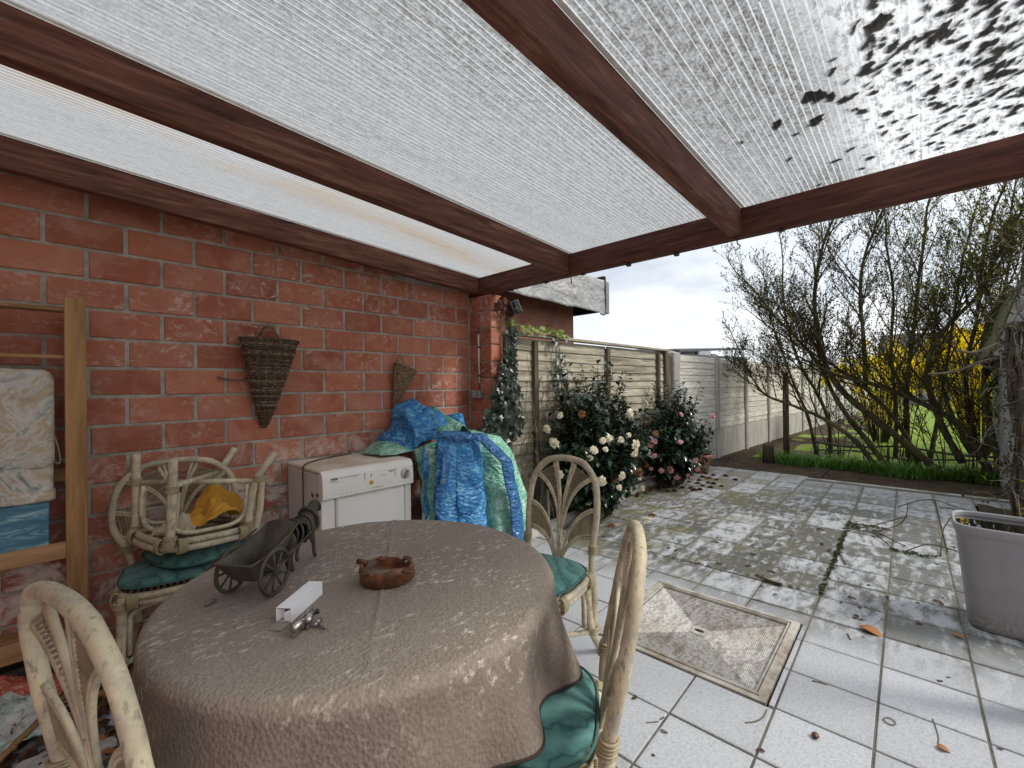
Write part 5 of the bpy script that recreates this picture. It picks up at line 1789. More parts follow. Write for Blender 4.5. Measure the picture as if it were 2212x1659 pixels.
# ------------------------------------------------------------------ planter with standing water
pg = thing('planter', 'tall grey plastic planter brimming with rainwater on the tiles', 'planter', (3.45, -3.42, 0))
mb = MB()
def rr(t, a, b, e): return rsq(t, a, b, e)
PC = Vector((3.405, -3.405))
def pw(k, z, e=5.0): return [(PC.x + rr(2 * PI * i / 72, k, k * 1.12, e)[0], PC.y + rr(2 * PI * i / 72, k, k * 1.12, e)[1], z) for i in range(72)]
lv = [pw(.150, .004), pw(.158, .012), pw(.160, .030), pw(.1605, .034), pw(.160, .038), pw(.166, .12), pw(.176, .25), pw(.187, .38), pw(.197, .50), pw(.198, .505), pw(.203, .51), pw(.207, .525), pw(.208, .550), pw(.205, .558), pw(.199, .558), pw(.196, .548), pw(.194, .48), pw(.180, .30), pw(.160, .05)]
n = 72
vs = [p for L_ in lv for p in L_]
fs = [(j * n + i, j * n + (i + 1) % n, (j + 1) * n + (i + 1) % n, (j + 1) * n + i) for j in range(len(lv) - 1) for i in range(n)]
fs.append([(len(lv) - 1) * n + i for i in range(n)])
mb.add(vs, fs, 0, True)
mb.build('shell', 'planter_shell', pg)
mb = MB(); mb.add(pw(.1945, .535), [list(range(n))])
mb.build('water_surface', 'water', pg)
# ------------------------------------------------------------------ plants
def rvec(r):
    while True:
        v = Vector((r.uniform(-1, 1), r.uniform(-1, 1), r.uniform(-1, 1)))
        if .05 < v.length < 1: return v.normalized()
def blossom_mesh(name, m, R0, seed, layers=3, ragged=.0):
    r = random.Random(seed); mb = MB()
    for l in range(layers):
        n = 8 - l * 2 if l < 3 else 4
        for k in range(max(3, n)):
            a = 2 * PI * k / n + l * .5 + r.uniform(-.15, .15)
            el = .02 + l * .40 + r.uniform(-.22, .22)
            d = Vector((math.cos(a) * math.cos(el), math.sin(a) * math.cos(el), math.sin(el)))
            L = R0 * (1 - l * .2) * r.uniform(.85, 1.12)
            mb.leaf((0, 0, .004 * l), d, Vector((-math.cos(a) * .5, -math.sin(a) * .5, 1)), L, L * .95, 0, .25 + ragged, .12 + ragged, rich=True)
    o = mb.build(name, m)
    return o
def orient(o, n, r):
    q = Vector(n).to_track_quat('Z', 'Y')
    o.rotation_euler = (q.to_matrix() @ Matrix.Rotation(r.uniform(0, 6), 3, 'Z')).to_euler()
def bush(name, label, c, rad, zlo, zhi, nsh, leaves, flowers, seed, shoots=10):
    r = random.Random(seed)
    t = thing(name, label, 'camellia', (c[0], c[1], 0))
    st = MB(); lf = MB()
    cz = (zlo + zhi) / 2; hz = (zhi - zlo) / 2
    spots = []
    for s in range(nsh):
        d = rvec(r)
        q = r.uniform(.62, 1.02)
        tip = Vector((c[0] + d.x * rad[0] * q, c[1] + d.y * rad[1] * q, cz + d.z * hz * q))
        if s < shoots:
            tip = Vector((c[0] + r.uniform(-.75, .75) * rad[0], c[1] + r.uniform(-.6, .6) * rad[1], zhi + r.uniform(-.10, .14)))
        root = Vector((c[0] + r.uniform(-.12, .12), c[1] + r.uniform(-.08, .08), .03))
        mid = root.lerp(tip, .5) + Vector((0, 0, .12)) + rvec(r) * .06
        pts = arc_pts([root, mid, tip], 7)
        st.tube(pts, [.010 - .0085 * i / (len(pts) - 1) for i in range(len(pts))], 4)
        n = leaves
        for k in range(n):
            u = .22 + .78 * (k + r.random()) / n
            i = min(len(pts) - 2, int(u * (len(pts) - 1)))
            p = pts[i].lerp(pts[i + 1], u * (len(pts) - 1) - i)
            ax = (pts[i + 1] - pts[i]).normalized()
            o = rvec(r); o = (o - ax * o.dot(ax)).normalized()
            dd = (o * .9 + ax * .5 + Vector((0, 0, r.uniform(-.25, .15)))).normalized()
            L = r.uniform(.062, .098)
            lf.leaf(p, dd, (Vector((0, 0, 1)) + o * -.3 + rvec(r) * .35), L, L * .56, 0, .16, .16, rich=False)
        spots.append((tip, d))
    st.build('stems', 'twig', t)
    lf.build('foliage', 'camellia_leaf', t)
    fr_ = random.Random(seed + 1)
    protos = {}
    for (m, count) in flowers:
        for k in range(count):
            while True:
                d = rvec(fr_)
                if d.y < .25 and d.z < .62 and (d.x * -.7 + d.y * -.7) > -.35: break
            key = (m, k % 3)
            if key not in protos:
                o = blossom_mesh('blossom', m, .044 if m == 'petal_white' else .036, seed + k, 3, .08)
                protos[key] = o
            else:
                o = protos[key].copy(); COL.objects.link(o)
            o.parent = t
            q = fr_.uniform(.93, 1.08)
            o.location = (d.x * rad[0] * q, d.y * rad[1] * q, cz + d.z * hz * q)
            orient(o, d + Vector((0, -.2, -.1)) + rvec(fr_) * .4, fr_)
            s = fr_.uniform(.65, 1.3); o.scale = (s, s, s * fr_.uniform(.7, 1.1))
    return t
bush('camellia_bush', 'dark glossy camellia bush with cream white blossoms in front of the timber fence', (3.60, -.70), (.74, .46), .08, 1.42, 380, 24, [('petal_white', 28), ('petal_brown', 7)], 31, 26)
bush('camellia_bush', 'smaller dark camellia bush with pink blossoms at the corner of the concrete fence', (5.45, -.68), (.72, .46), .04, 1.24, 330, 23, [('petal_pink', 17), ('petal_brown', 3)], 57, 26)
# terracotta pot with a small plant next to the pink camellia
tp = thing('terracotta_pot', 'terracotta pot half hidden beside the pink camellia', 'pot', (6.55, -.62, 0))
mb = MB(); mb.lathe([(0, .0), (.105, .0), (.145, .22), (.165, .22), (.168, .275), (.150, .278), (.140, .24), (0, .235)], 28, (6.55, -.62, 0)); mb.build('body', 'terracotta', tp)
mb = MB()
r = random.Random(6)
for k in range(60):
    a = r.uniform(0, 6.28); p = Vector((6.55 + .08 * math.cos(a), -.62 + .08 * math.sin(a), .24))
    mb.leaf(p, (math.cos(a), math.sin(a), r.uniform(.2, 1.6)), (0, 0, 1), r.uniform(.06, .14), .03)
tag(mb.build('pot_plant', 'camellia_leaf'), 'small leafy plant growing in the terracotta pot', 'plant')

# ---------------------------------------------------------------- ivy on the pillar and fence
def ivy_leaf(mb, p, d, n, s, mi=0):
    d = Vector(d).normalized(); n = Vector(n)
    sd = d.cross(n)
    if sd.length < 1e-4: return
    sd.normalize(); up = sd.cross(d)
    out = [(0, 0), (.38, -.12), (.30, .16), (.55, .38), (.22, .48), (0, 1.0), (-.22, .48), (-.55, .38), (-.30, .16), (-.38, -.12)]
    vs = [Vector(p) + sd * (x * s) + d * (y * s) + up * (abs(x) * .28 * s - .1 * y * y * s) for x, y in out]
    vs.append(Vector(p) + d * (.28 * s))
    k = len(out)
    mb.add(vs, [(i, (i + 1) % k, k) for i in range(k)], mi, True)
iv = thing('ivy', 'dark ivy climbing the brick pillar and spilling over the timber fence', 'ivy', (2.66, -.36, 0))
r = random.Random(14)
L1, L2, L3, ST = MB(), MB(), MB(), MB()
def ivy_cloud(mb, c, rad, n, s, down=.8):
    for k in range(n):
        d = rvec(r)
        p = Vector(c) + Vector((d.x * rad[0], d.y * rad[1], d.z * rad[2])) * r.uniform(.35, 1) ** .6
        if p.y > -.30 and p.x < 2.7: p.y = -.315
        o = Vector((-.6, -1, .25)) + rvec(r) * .7
        ivy_leaf(mb, p, Vector((r.uniform(-.5, .5), r.uniform(-.4, .1), -down)) + rvec(r) * .4, o, s * r.uniform(.6, 1.25))
for (c, rad, n) in (((2.56, -.42, 1.02), (.21, .14, .18), 300), ((2.62, -.40, 1.22), (.15, .11, .19), 230), ((2.66, -.38, 1.42), (.10, .07, .17), 100), ((2.70, -.37, 1.62), (.06, .05, .13), 44), ((2.74, -.37, 1.80), (.05, .05, .10), 26), ((2.40, -.44, .95), (.17, .10, .11), 120)):
    ivy_cloud(L1, c, rad, n, .062)
ivy_cloud(L2, (2.64, -.345, 2.06), (.09, .04, .08), 44, .050)
ivy_cloud(L2, (2.72, -.36, 1.96), (.05, .04, .06), 12, .05)
ivy_cloud(L3, (2.74, -.36, 1.90), (.04, .04, .06), 14, .055)
for k in range(60):
    x = 2.80 + .75 * r.random()
    z = 1.84 + .05 * r.random() - max(0, x - 3.3) * .25 * r.random()
    ivy_leaf(L3, (x, -.37 - .05 * r.random(), z), (r.uniform(-.4, .6), -.4, r.uniform(-.8, .4)), (-.4, -1, .5), .055 * r.uniform(.7, 1.2))
for k in range(46):
    x = 3.30 + .22 * r.random(); z = 1.20 + .62 * r.random()
    ivy_leaf(L1, (x, -.37 - .05 * r.random(), z), (r.uniform(-.5, .5), -.3, -.7), (-.5, -1, .3), .055 * r.uniform(.7, 1.2))
for pts in ([(2.66, -.33, .02), (2.60, -.35, .6), (2.60, -.36, 1.1), (2.68, -.34, 1.6), (2.70, -.34, 2.05)], [(2.72, -.36, .0), (2.70, -.38, .8), (2.66, -.37, 1.4), (2.72, -.35, 1.85), (3.0, -.36, 1.86), (3.5, -.37, 1.80)], [(3.40, -.36, 1.84), (3.38, -.37, 1.5), (3.42, -.38, 1.1), (3.36, -.36, .5), (3.35, -.38, 0)], [(2.58, -.44, 1.1), (2.45, -.47, .98), (2.33, -.45, .97), (2.25, -.45, .92)], [(2.72, -.42, 1.3), (2.76, -.46, 1.1), (2.72, -.47, .95), (2.66, -.46, .85)]):
    ST.tube(arc_pts(pts, 5), .006, 5)
ST.build('stems', 'dry_stem', iv); L1.build('foliage', 'ivy_leaf', iv); L2.build('red_foliage', 'red_leaf', iv); L3.build('young_foliage', 'ivy_green', iv)

# leggy climber between pillar and camellia
cl = thing('leggy_climber', 'leggy bare-stemmed climber with few yellow leaves against the timber fence', 'climber', (2.95, -.45, 0))
S_, Lf = MB(), MB()
for k in range(13):
    x = 2.80 + .5 * r.random(); y = -.42 - .12 * r.random()
    top = 1.0 + .72 * r.random()
    pts = arc_pts([(x, y, .02), (x + r.uniform(-.1, .1), y, .35), (x + r.uniform(-.15, .2), y + .02, .7), (x + r.uniform(-.1, .35), y + .04, top)], 6)
    S_.tube(pts, [.008 - .006 * i / (len(pts) - 1) for i in range(len(pts))], 5)
    for j in range(7):
        i = r.randrange(8, len(pts)); p = pts[i]
        e = p + Vector((r.uniform(-.12, .14), r.uniform(-.06, .05), r.uniform(.04, .16)))
        S_.tube([p, (p + e) / 2 + Vector((0, 0, .01)), e], .0022, 4)
        for q in range(6):
            Lf.leaf(p.lerp(e, .3 + .7 * r.random()), rvec(r), rvec(r), .028, .014)
S_.build('stems', 'dry_stem', cl); Lf.build('foliage', 'dry_stem_leaf', cl)
mb = MB(); mb.tube([(2.92, -.62, .02), (2.915, -.61, .40)], .014, 8)
tag(mb.build('garden_stake', 'dry_stem'), 'short grey stake standing in the bed beside the tarpaulin', 'stake')

# ---------------------------------------------------------------- bare spring shrubs
def grow(st, bd, p, d, L, rad, lv, r, budm, up=.35):
    """one branch with side branches; returns nothing"""
    n = 5 if lv < 2 else (4 if lv == 2 else 3)
    pts = [Vector(p)]; dd = Vector(d).normalized()
    for i in range(n):
        dd = (dd + rvec(r) * (.17 if lv < 2 else .24) + Vector((0, 0, up * .22))).normalized()
        pts.append(pts[-1] + dd * (L / n))
    rr_ = [rad * (1 - .72 * i / n) for i in range(n + 1)]
    st.tube(pts, rr_, 6 if lv < 1 else (5 if lv == 1 else 3), cap=False)
    if lv >= 3:
        for k in range(r.choice((2, 3, 4))):
            i = r.randrange(1, n + 1)
            q = pts[i].lerp(pts[i - 1], r.random())
            o = rvec(r)
            l_ = r.uniform(.022, .046)
            bd[0 if r.random() < budm else 1].leaf(q, (dd + o * .9), rvec(r), l_, l_ * .5)
        bd[0 if r.random() < budm else 1].leaf(pts[-1], dd, rvec(r), .038, .017)
        return
    k = {0: 8, 1: 8, 2: 6}[lv]
    for j in range(k):
        u = .25 + .75 * (j + r.random()) / k
        i = min(n - 1, int(u * n)); q = pts[i].lerp(pts[i + 1], u * n - i)
        ax = (pts[i + 1] - pts[i]).normalized()
        o = rvec(r); o = (o - ax * o.dot(ax)).normalized()
        nd_ = (ax * .75 + o * .75 + Vector((0, 0, up))).normalized()
        grow(st, bd, q, nd_, L * r.uniform(.42, .62) * (1 - .3 * u), max(.0032, rr_[i] * .55), lv + 1, r, budm, up)
def shrub(label, limbs, seed, budm, group='bare spring shrubs along the garden path', lv=1, dens=9, name='bare_shrub'):
    r = random.Random(seed)
    base = limbs[0][0][0]
    t = thing(name, label, 'shrub', (base.x, base.y, 0), 0, group)
    tk, st, b0, b1 = MB(), MB(), MB(), MB()
    for pts, r0, r1, t0, side in limbs:
        P = arc_pts(pts, 6)
        n = len(P)
        tk.tube(P, [.70 * (r0 + (r1 - r0) * i / (n - 1)) * (1 + .10 * math.sin(i * 1.3)) for i in range(n)], 9)
        for k in range(dens):
            u = t0 + (1 - t0) * (k + r.random()) / dens
            i = min(n - 2, int(u * (n - 1))); q = P[i]
            ax = (P[i + 1] - P[i]).normalized()
            o = rvec(r); o = (o - ax * o.dot(ax)).normalized()
            d = (ax * .55 + o * .6 + Vector(side) * .5).normalized()
            grow(st, (b0, b1), q, d, r.uniform(.65, 1.25) * (1.15 - .4 * u), (r0 + (r1 - r0) * u) * .38, lv, r, budm)
        grow(st, (b0, b1), P[-1], (P[-1] - P[-2]), r.uniform(.9, 1.3), r1 * .9, lv, r, budm)
    # thin suckers from the foot of the trunks
    for pts, r0, r1, t0, side in limbs:
        for k in range(3):
            p0 = Vector(pts[0]) + Vector((r.uniform(-.25, .25), r.uniform(-.35, .35), -.02)); p0.z = -.02
            q = Vector((r.uniform(-.4, .3), r.uniform(-.5, .75), 0)); h = r.uniform(.8, 2.0)
            P = arc_pts([p0, p0 + q * .35 + Vector((0, 0, h * .5)), p0 + q + Vector((0, 0, h))], 6)
            st.tube(P, [.010 - .007 * i / (len(P) - 1) for i in range(len(P))], 4)
            for j in range(4):
                i = r.randrange(4, len(P) - 1)
                grow(st, (b0, b1), P[i], (P[i + 1] - P[i]).normalized() + rvec(r) * .6 + Vector((0, .25, .1)), r.uniform(.3, .6), .006, 2, r, budm)
    tk.build('trunk', 'bark', t)
    st.build('branches', 'twig', t)
    b0.build('buds', 'bud_dark', t)
    if b1.v: b1.build('young_leaves', 'bud_green', t)
    return t
def tr_(pts, x0, x1):
    n = len(pts)
    out = []
    for i, (a, b) in enumerate(pts):
        out.append(at_x(a, b, x0 + (x1 - x0) * i / (n - 1)))
    return out
U = (0, .15, 1)
shrub('bare leaning shrub with two slim trunks nearest the concrete fence',
      [(tr_([(1765, 985), (1745, 900), (1715, 830), (1690, 760), (1665, 690)], 9.3, 9.3), .045, .018, .35, (0, .5, .9)),
       (tr_([(1795, 990), (1790, 910), (1765, 850), (1730, 790), (1700, 700), (1690, 610)], 9.4, 9.1), .055, .018, .35, U)], 41, .92, dens=11)
shrub('bare shrub whose long low limb sweeps over the path towards the concrete fence',
      [(tr_([(1900, 1020), (1850, 955), (1780, 905), (1710, 875), (1650, 850), (1615, 800)], 8.37, 8.6), .055, .018, .45, (0, .45, .9)),
       (tr_([(1930, 1028), (1880, 960), (1835, 905), (1800, 850), (1770, 790), (1725, 735), (1680, 690), (1640, 640)], 8.4, 8.6), .065, .02, .45, (0, .4, .9))], 43, .9, dens=12)
shrub('bare shrub with the thickest dark trunk, leaning over and forking high up',
      [(tr_([(2040, 1030), (1965, 965), (1890, 905), (1820, 845), (1785, 790), (1765, 720), (1760, 630), (1775, 540), (1800, 470)], 8.4, 8.3), .085, .024, .5, U),
       (tr_([(1990, 1015), (1950, 930), (1880, 850), (1800, 790), (1720, 745)], 8.5, 8.3), .05, .018, .5, (0, .35, .9)),
       (tr_([(1870, 842), (1866, 740), (1858, 640), (1866, 560), (1895, 480)], 8.5, 8.5), .045, .02, .25, U)], 47, .85, dens=13)
shrub('mossy green-limbed shrub with one long arching limb',
      [(tr_([(2150, 1045), (2105, 960), (2055, 905), (1985, 868), (1910, 838), (1850, 822)], 8.3, 8.1), .075, .03, .35, U),
       (tr_([(2080, 1000), (2040, 930), (2010, 850), (2008, 770), (2050, 700), (2110, 640), (2150, 560)], 8.35, 8.4), .065, .025, .4, U)], 53, .6, dens=13)
shrub('upright bare shrub with several straight stems behind the mossy limb',
      [(tr_([(1965, 1010), (1958, 900), (1962, 800), (1975, 700), (1985, 600), (2000, 500)], 9.0, 9.0), .06, .022, .35, U),
       (tr_([(1935, 990), (1935, 880), (1925, 760), (1930, 640), (1920, 560)], 9.0, 9.0), .045, .018, .35, U),
       (tr_([(2010, 990), (2030, 880), (2045, 790), (2060, 690), (2075, 590)], 9.1, 9.1), .045, .02, .3, U)], 59, .55, dens=12)
shrub('tangled shrub with the most young leaves, beside the white shed',
      [(tr_([(2165, 1030), (2140, 930), (2125, 830), (2140, 740), (2165, 650), (2185, 540)], 8.2, 8.0), .055, .02, .25, U),
       (tr_([(2120, 1000), (2090, 880), (2090, 780), (2110, 690), (2120, 580), (2140, 480)], 8.6, 8.6), .045, .02, .3, U),
       (tr_([(2190, 1020), (2185, 900), (2190, 760), (2205, 640), (2215, 520)], 8.0, 8.0), .05, .02, .3, U)], 61, .45, dens=13)

# forsythia in bloom on the lawn
def forsythia(label, c, h, w, n, seed):
    r = random.Random(seed)
    t = thing('forsythia', label, 'forsythia', c, 0, 'flowering forsythias on the lawn')
    st, fl_ = MB(), MB()
    for k in range(n):
        a = r.uniform(0, 2 * PI); o = r.uniform(.1, 1)
        tip = Vector((c[0] + math.cos(a) * w * o, c[1] + math.sin(a) * w * o, h * (1.05 - .45 * o) * r.uniform(.8, 1.1)))
        p0 = Vector((c[0] + math.cos(a) * .12, c[1] + math.sin(a) * .12, 0))
        mid = p0.lerp(tip, .55) + Vector((0, 0, .35 * h * r.uniform(.5, 1)))
        P = arc_pts([p0, mid, tip, tip + Vector((math.cos(a) * .2, math.sin(a) * .2, -.12))], 7)
        st.tube(P, [.012 - .010 * i / (len(P) - 1) for i in range(len(P))], 4)
        for j in range(56):
            u = .10 + .90 * r.random(); i = min(len(P) - 2, int(u * (len(P) - 1)))
            q = P[i].lerp(P[i + 1], r.random()) + rvec(r) * .035
            for f in range(2):
                fl_.leaf(q, rvec(r), rvec(r), r.uniform(.04, .065), .030)
    st.build('stems', 'twig', t); fl_.build('flowers', 'forsythia_flower', t)
forsythia('bright yellow forsythia right of the leaning trunks', (11.2, -3.75, 0), 2.3, 1.3, 95, 71)
forsythia('yellow forsythia seen between the trunks left of the brighter one', (12.3, -2.35, 0), 2.1, 1.0, 55, 73)
forsythia('yellow forsythia at the far right beside the white shed', (10.8, -4.75, 0), 2.2, .9, 70, 79)

# hedge and trees that close the garden
def cloud_tree(name, label, c, rad, zc, hz, n, m, seed, trunk=True, cat='tree'):
    r = random.Random(seed)
    t = thing(name, label, cat, (c[0], c[1], 0))
    mb = MB()
    cl_ = [(rvec(r), r.uniform(.2, .5)) for _ in range(26)]
    for k in range(n):
        d, s = r.choice(cl_)
        p = Vector((d.x * .75, d.y * .75, d.z * .75)) + rvec(r) * s
        q = Vector((c[0] + p.x * rad, c[1] + p.y * rad, zc + p.z * hz))
        mb.leaf(q, rvec(r), rvec(r), r.uniform(.1, .2), .09)
    mb.build('crown', m, t)
    if trunk:
        mb = MB(); mb.tube([(c[0], c[1], 0), (c[0], c[1], zc)], [.16, .06], 8); mb.build('trunk', 'bark', t)
for k, (x, y, w_, h_) in enumerate(((40, 3, 3.0, 2.2), (39, -2.5, 2.4, 1.3), (36, -16, 3.4, 2.2), (33, -20, 3.2, 2.6))):
    cloud_tree('hedge_bush', ['dark evergreen at the far end of the concrete fence', 'low dark bush closing the lawn in the middle distance', 'dark evergreen far behind the forsythias', 'tall dark evergreen far right behind the shed'][k], (x, y), w_, h_ * .55, h_ * .6, 900, 'dark_hedge', 90 + k, cat='bush')

# grass tufts, lawn blades
r = random.Random(77)
mb = MB()
for k in range(3000):
    y = r.uniform(-4.2, -.95); x = 8.02 + abs(r.gauss(0, .30)) + .12 * math.sin(y * 5)
    if y > -1.3 and x < 8.3: continue
    a = r.uniform(0, 6.28); L = r.uniform(.10, .30)
    p = Vector((x, y, -.01))
    d = Vector((math.cos(a) * .55, math.sin(a) * .55, 1)).normalized()
    s = d.cross(Vector((math.cos(a), math.sin(a), .2))).normalized() * r.uniform(.004, .008)
    m_ = p + d * L * .6; e = p + d * L * .85 + Vector((math.cos(a), math.sin(a), -.2)) * L * .35
    mb.add([p - s, p + s, m_ + s, m_ - s, e], [(0, 1, 2, 3), (3, 2, 4)], 0, True)
tag(mb.build('grass_tufts', 'grass_blade'), 'strip of long green grass at the foot of the shrubs', 'grass', kind='stuff')
mb = MB()
for k in range(9000):
    x = 8.5 + 9 * r.random() ** 1.6; y = r.uniform(-6.5, -1.2 - .02 * x)
    a = r.uniform(0, 6.28); L = r.uniform(.03, .07)
    p = Vector((x, y, -.01)); e = p + Vector((math.cos(a) * .5, math.sin(a) * .5, 1)) * L
    s = Vector((-math.sin(a), math.cos(a), 0)) * .006
    mb.add([p - s, p + s, e], [(0, 1, 2)], 0, True)
tag(mb.build('lawn_grass', 'grass_blade'), 'short green blades of the lawn', 'grass', kind='stuff')
mb = MB()
for k in range(90):
    y = r.uniform(-4, -1.6); x = 8.05 + abs(r.gauss(0, .3))
    mb.leaf((x, y, r.uniform(.10, .22)), rvec(r), rvec(r), .02, .018)
tag(mb.build('tiny_flowers', 'petal_white'), 'tiny white flowers scattered in the long grass', 'flowers', kind='stuff')

# stake, stump, low dark rail
mb = MB(); mb.tube([(8.70, -1.30, -.05), (8.68, -1.30, .8), (8.66, -1.31, 1.50)], [.05, .048, .045], 9)
tag(mb.build('wooden_stake', 'bark_post'), 'upright dark wooden stake beside the slim trunks', 'stake')
mb = MB(); mb.lathe([(0, .0), (.085, .0), (.080, .26), (.074, .30), (0, .305)], 14, (8.02, -1.17, 0), wob=lambda a, i: 1 + .05 * math.sin(3 * a))
tag(mb.build('stump', 'bark_post'), 'short dark stump at the end of the grass strip', 'stump')
gf = thing('low_rail', 'low dark garden rail behind the grass strip', 'rail', (8.75, -2.8, 0))
mb = MB()
for k in range(9):
    y = -1.75 - .30 * k
    mb = MB(); mb.tube([(8.75, y, 0), (8.75, y, .33)], .012, 6)
    mb.build('post', 'black_metal', gf)
mb = MB()
mb.tube(arc_pts([(8.75, -1.7, .32), (8.78, -2.2, .27), (8.76, -2.8, .325), (8.73, -3.5, .26), (8.74, -4.3, .32)], 5), .017, 6)
mb.tube(arc_pts([(8.75, -1.7, .18), (8.73, -2.3, .21), (8.76, -2.8, .14), (8.77, -3.6, .20), (8.74, -4.3, .15)], 5), .014, 6)
mb.build('rails', 'black_metal', gf)

# white garden shed at the right edge with an old vine in front of it
sh = thing('garden_shed', 'white boarded garden shed with a mossy verge at the right edge', 'shed', (7.6, -4.8, 0))
mb = MB()
for k in range(18):
    mb.box((6.62, -4.85, .05 + k * .105), (.025, 2.2, .102), Matrix.Rotation(R(4), 3, 'Y'), .003)
    mb.box((7.7, -3.755, .05 + k * .105), (2.15, .025, .102), None, .003)
mb.build('boards', 'white_board', sh)
mb = MB()
mb.box((6.615, -3.80, .95), (.06, .06, 1.86), None, .004)
mb.build('corner_board', 'white_board', sh)
mb = MB()
verge = arc_pts([(6.50, -3.58, 1.58), (6.50, -3.64, 1.78), (6.50, -3.73, 2.10), (6.50, -3.88, 2.42), (6.50, -4.2, 2.75), (6.50, -4.85, 2.95)], 6)
for a, b in zip(verge, verge[1:]):
    mb.add([a, b, b + Vector((2.4, 0, 0)), a + Vector((2.4, 0, 0))], [(0, 1, 2, 3)])
mb.build('roof', 'moss_green', sh, solid=.03)
mb = MB()
for a, b in zip(verge, verge[1:]):
    n_ = (b - a).cross(Vector((1, 0, 0))).normalized() * -.10
    mb.add([a, b, b + n_, a + n_], [(0, 1, 2, 3)])
mb.build('verge_board', 'white_board', sh, solid=.025)
mb = MB(); pl = [(6.55, -3.70, 1.86)] + [tuple(p + Vector((.06, -.06, -.02))) for p in verge[4:]] + [(6.56, -4.85, 1.86)]
mb.prism(pl, (.03, 0, 0)); mb.build('gable', 'white_board', sh)
vn = thing('old_vine', 'thick grey bundle of old vine stems climbing beside the white shed', 'vine', (6.24, -3.66, 0))
r = random.Random(19)
S_, Lf, TW = MB(), MB(), MB()
for k in range(9):
    ox, oy = r.uniform(-.06, .06), r.uniform(-.07, .05)
    pts = [(6.24 + ox, -3.72 + oy, -.02)]
    for j in range(1, 9):
        pts.append((6.24 + ox + .05 * math.sin(j * .9 + k * 2), -3.715 + oy + .03 * math.cos(j * .8 + k), j * .235))
    S_.tube(arc_pts(pts, 5), [r.uniform(.014, .028)] * 41, 7)
for k in range(110):
    z = r.uniform(.2, 2.6); y0 = -3.66 - max(0, z - 1.7) * .25
    p = Vector((6.22, y0 + r.uniform(-.08, .08), z))
    P = [p]
    d = (rvec(r) + Vector((-.5, .35, .1))).normalized()
    for j in range(5):
        d = (d + rvec(r) * .5).normalized(); P.append(P[-1] + d * r.uniform(.05, .11))
    TW.tube(P, [.007, .005, .004, .003, .0025, .002], 4)
    for q in range(9):
        Lf.leaf(r.choice(P), rvec(r), rvec(r), r.uniform(.02, .05), .02)
for pts in ([(6.24, -3.66, 1.72), (6.15, -3.55, 1.66), (6.1, -3.42, 1.60), (6.1, -3.3, 1.63)], [(6.24, -3.66, 1.55), (6.2, -3.5, 1.52), (6.3, -3.30, 1.42), (6.4, -3.1, 1.40)], [(6.24, -3.7, 1.75), (6.2, -3.75, 1.82), (6.2, -3.9, 1.80), (6.2, -4.1, 1.86)]):
    TW.tube(arc_pts(pts, 5), .013, 6)
S_.build('stems', 'bark_post', vn); TW.build('tendrils', 'dry_stem', vn); Lf.build('leaves', 'bud_dark', vn)
# dead bramble canes arching over the tiles by the planter
br = thing('dead_bramble', 'dead bramble canes arching over the tiles beside the grey planter', 'bramble', (4.9, -3.1, 0))
mb = MB(); Lf = MB()
def fz(x, y, z=0): 
    return at_z((2544 + x / 2.765) / 1.51175, (1500 + y / 2.765) / 1.51175, z)
for pts in ([(1075, 430, .10), (1250, 375, .22), (1410, 368, .26), (1600, 430, .22), (1900, 520, .1)],
            [(590, 650, .004), (870, 592, .05), (1150, 515, .12)], [(1150, 515, .12), (1165, 400, .2)], [(1150, 520, .12), (1080, 590, .04), (900, 650, .01)],
            [(1410, 375, .25), (1440, 500, .15), (1485, 690, .05), (1520, 830, .01)], [(1620, 450, .2), (1500, 600, .08), (1470, 730, .04), (1460, 870, .005)],
            [(1140, 835, .005), (1250, 790, .05), (1350, 768, .07), (1480, 790, .06), (1600, 830, .03)], [(790, 640, .01), (900, 700, .02), (1020, 800, .01)], [(860, 640, .01), (1010, 720, .03), (1130, 780, .01)],
            [(1450, 437, .2), (1540, 445, .22), (1640, 470, .2)], [(540, 840, .004), (570, 890, .01), (600, 950, .004)]):
    P = arc_pts([fz(*p) for p in pts], 5)
    mb = MB(); mb.tube(P, .0042, 5)
    mb.build('cane', 'twig', br)
# stems standing in the bed behind the planter
sd_ = thing('bed_plant', 'thin leafless stems growing from the bed behind the planter', 'plant', (5.3, -3.75, 0))
mb = MB(); Lf = MB()
for k in range(30):
    p = Vector((r.uniform(4.5, 6.3), r.uniform(-4.2, -3.52), 0))
    a = r.uniform(0, 6.28); L = r.uniform(.25, .8)
    mid = p + Vector((math.cos(a) * .1, math.sin(a) * .1, L * .6)); e = p + Vector((math.cos(a) * .28, math.sin(a) * .28, L * r.uniform(.6, 1)))
    P = arc_pts([p, mid, e], 5); mb.tube(P, [.006 - .0045 * i / (len(P) - 1) for i in range(len(P))], 4)
    for q in range(5): Lf.leaf(r.choice(P), rvec(r), rvec(r), .05, .018)
mb.build('stems', 'dry_stem', sd_); Lf.build('leaves', 'bud_green', sd_)
